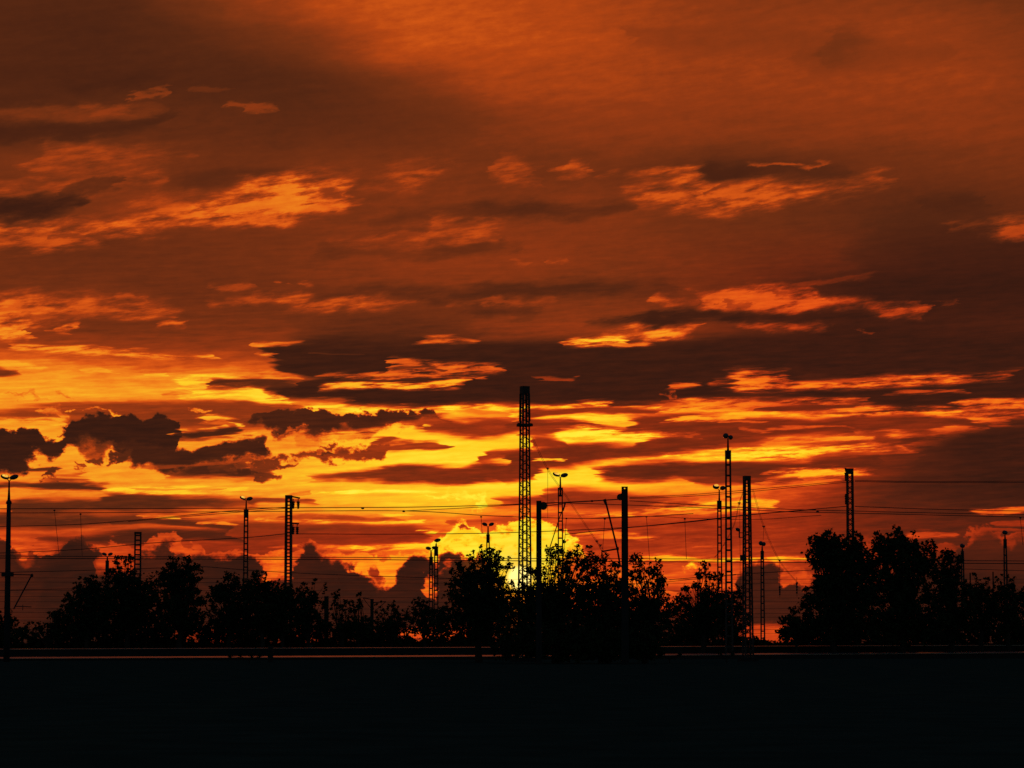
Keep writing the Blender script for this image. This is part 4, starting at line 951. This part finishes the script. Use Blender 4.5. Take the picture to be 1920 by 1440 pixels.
plant('round tree left of the sun, its right side full of glowing gaps', [(908,1072,40,44,.85),(894,1120,60,55,1),(866,1088,24,28,.6),(862,1062,6,9,.35),(941,1066,20,30,.30),(945,1100,18,18,.4),(868,1165,62,44,.95),(925,1150,40,50,1)], 236, 12, cl_px=7.5)
plant('wide tree right in front of the setting sun', [(1030,1044,24,26,.52),(1058,1042,24,24,.60),(1088,1044,26,24,.62),(1066,1070,44,22,.60),(1020,1078,26,26,.55),(1102,1066,24,24,.7),(992,1078,15,22,.30),(975,1100,26,12,.5),(1010,1128,62,34,.9),(1075,1122,75,40,1),(985,1160,60,50,1),(1062,1185,95,52,1)], 228, 13, cl_px=7.5, fringe=.55)
plant('leafy tree around the foot of the thick concrete post', [(1130,1054,17,17,.62),(1151,1060,17,15,.6),(1124,1078,28,20,.58),(1150,1088,28,22,.7),(1142,1130,60,46,1),(1140,1186,80,50,1)], 228, 14, cl_px=7.5, fringe=.55)
plant('tree with a single raised tip right of the thick concrete post', [(1192,1052,11,16,.8),(1192,1078,20,18,.7),(1226,1069,26,19,.6),(1240,1089,17,18,.55),(1212,1096,38,24,.58),(1208,1140,56,40,1),(1200,1190,50,45,1)], 231, 15, cl_px=7.5, fringe=.55)
plant('young tree with loose leaf tufts left of the two tall lamp masts', [(1321,1062,9,8,.42),(1311,1078,8,7,.42),(1328,1086,13,11,.5),(1343,1080,11,9,.42),(1305,1102,8,8,.6),(1286,1106,6,7,.6),(1330,1112,26,18,.6),(1292,1152,48,38,1),(1338,1150,40,42,1)], 300, 16)
plant('ragged bush at the foot of the tallest lamp mast', [(1366,1132,26,26,.8),(1386,1112,8,18,.35),(1375,1170,34,34,.9)], 301, 17)
plant('small bush sloping up to the big tree from the left', [(1492,1150,18,13,.5),(1478,1168,22,14,.6),(1502,1178,46,28,1)], 300, 18, cl_px=6)
plant('big dense tree that hides the foot of the right lattice mast', [(1532,1036,20,28,.9),(1529,1016,10,10,.6),(1556,1022,22,24,.9),(1560,1040,32,30,1),(1600,1026,20,28,.95),(1570,1075,54,46,.9),(1560,1140,56,60,1),(1532,1122,24,22,.8),(1605,1110,40,90,1)], 300, 19, cl_px=9.5, leaf_px=5.4)
plant('highest and widest tree, right of the right lattice mast', [(1652,1016,14,18,.9),(1682,1012,20,22,.95),(1662,1036,24,22,.9),(1690,1040,34,32,1),(1716,1030,20,26,.9),(1742,1034,13,20,.8),(1730,1060,28,24,.9),(1636,1054,16,14,.9),(1690,1090,80,52,.86),(1690,1152,96,62,1)], 298, 20, cl_px=9.5, leaf_px=5.4)
plant('narrow tree at the right shoulder of the widest tree', [(1777,1044,10,15,.9),(1791,1056,13,18,.9),(1766,1060,10,14,.5),(1777,1090,28,34,1),(1790,1142,44,55,1)], 303, 21, cl_px=8.5, leaf_px=5)
plant('low thin tree between the two right lamp masts', [(1832,1094,22,16,.35),(1850,1104,16,16,.5),(1840,1138,36,40,.95)], 309, 22)
plant('low tree at the foot of the last lamp mast on the right', [(1886,1096,22,16,.5),(1900,1112,28,18,.7),(1890,1146,44,44,1)], 308, 23)
plant('low dark bush around the foot of the post at the left edge', [(10,1172,26,28,.9),(-30,1175,40,30,1)], 300, 24, name='bush', cat='bush', group='bushes under the trees')
plant('flat airy bush between the left edge post and the first tree', [(72,1182,34,16,.6),(110,1168,20,26,.8)], 306, 25, name='bush', cat='bush', group='bushes under the trees')
HEDGE = [(-25,40,'low bush cut by the left edge of the picture'),(60,30,'low flat bush just right of the left edge post'),(140,56,'bush filling the foot of the first tree on the left'),
 (222,60,'bush below the short lattice mast'),(300,58,'bush between the short lattice mast and the pointed dense tree'),(380,54,'bush in the dip left of the leafy tree'),
 (455,56,'bush at the foot of the lamp mast beside the batten mast'),(540,56,'bush at the foot of the batten mast'),(620,40,'bush at the foot of the plain far post'),
 (700,36,'bush at the foot of the far post with two arms'),(775,15,'very low bush under the glowing red slit left of the sun'),(845,20,'low bush under the round tree left of the sun'),
 (915,40,'bush behind the trunk of the round tree'),(1262,44,'bush right of the centre trees'),(1330,46,'bush under the young tree with leaf tufts'),
 (1392,16,'very low bush at the foot of the stout lattice mast'),(1440,9,'lowest bush, at the foot of the small lamp mast'),(1510,40,'bush under the left edge of the big dense tree'),
 (1585,56,'bush below the right lattice mast'),(1665,56,'bush below the highest tree'),(1745,56,'bush under the right half of the widest tree'),
 (1825,44,'bush below the two thin far posts'),(1905,50,'bush cut by the right edge of the picture')]
for i, (x, h, lb) in enumerate(HEDGE):
    rr_ = random.Random(i)
    plant(lb, [(x-18+rr_.uniform(-6,6), 1213-h*.5, 32, h*.62, 1.05), (x+20+rr_.uniform(-6,6), 1214-h*.45, 30, h*.55+2, 1.05), (x, 1217, 54, 13, 1.15)], 315+rr_.uniform(0,4), 100+i, name='bush', cat='bush', group='hedge row of low bushes', leaf_px=5, fringe=.7)
for i, (bl, lb) in enumerate([([(950,1218,30,20,1.1),(1005,1206,44,32,1.15),(1045,1216,44,26,1.15)], 'broad low bush in front of the wall, under the tallest mast'),
                             ([(1085,1212,44,30,1.15),(1130,1216,44,26,1.15),(1165,1208,36,30,1.15)], 'broad low bush in front of the wall, beneath the slanting strut'),
                             ([(1200,1212,34,26,1.1),(1228,1222,18,14,1.0)], 'small low bush at the right end of the centre bushes')]):
    plant(lb, bl, 222, 300+i, name='bush', cat='bush', group='bushes in front of the wall', cl_px=7, fringe=.8)
for x, w_, s_, lb in ((470,36,200,'weeds poking above the bright coping beside the short post'),(1256,17,201,'weeds breaking the bright coping right of the centre bushes'),(1362,15,202,'small weeds over the coping at the foot of the tallest lamp mast')):
    k = max(2, w_//7)
    plant(lb, [(x-w_+ (2*w_)*i/(k-1)+random.Random(s_+i).uniform(-3,3), 1231-(x/1920)*7, 3.5, 3.6, 1.2) for i in range(k)], 236, s_, name='weeds', cat='weeds', group=None, cl_px=3.2, leaf_px=2.6, fringe=.8)
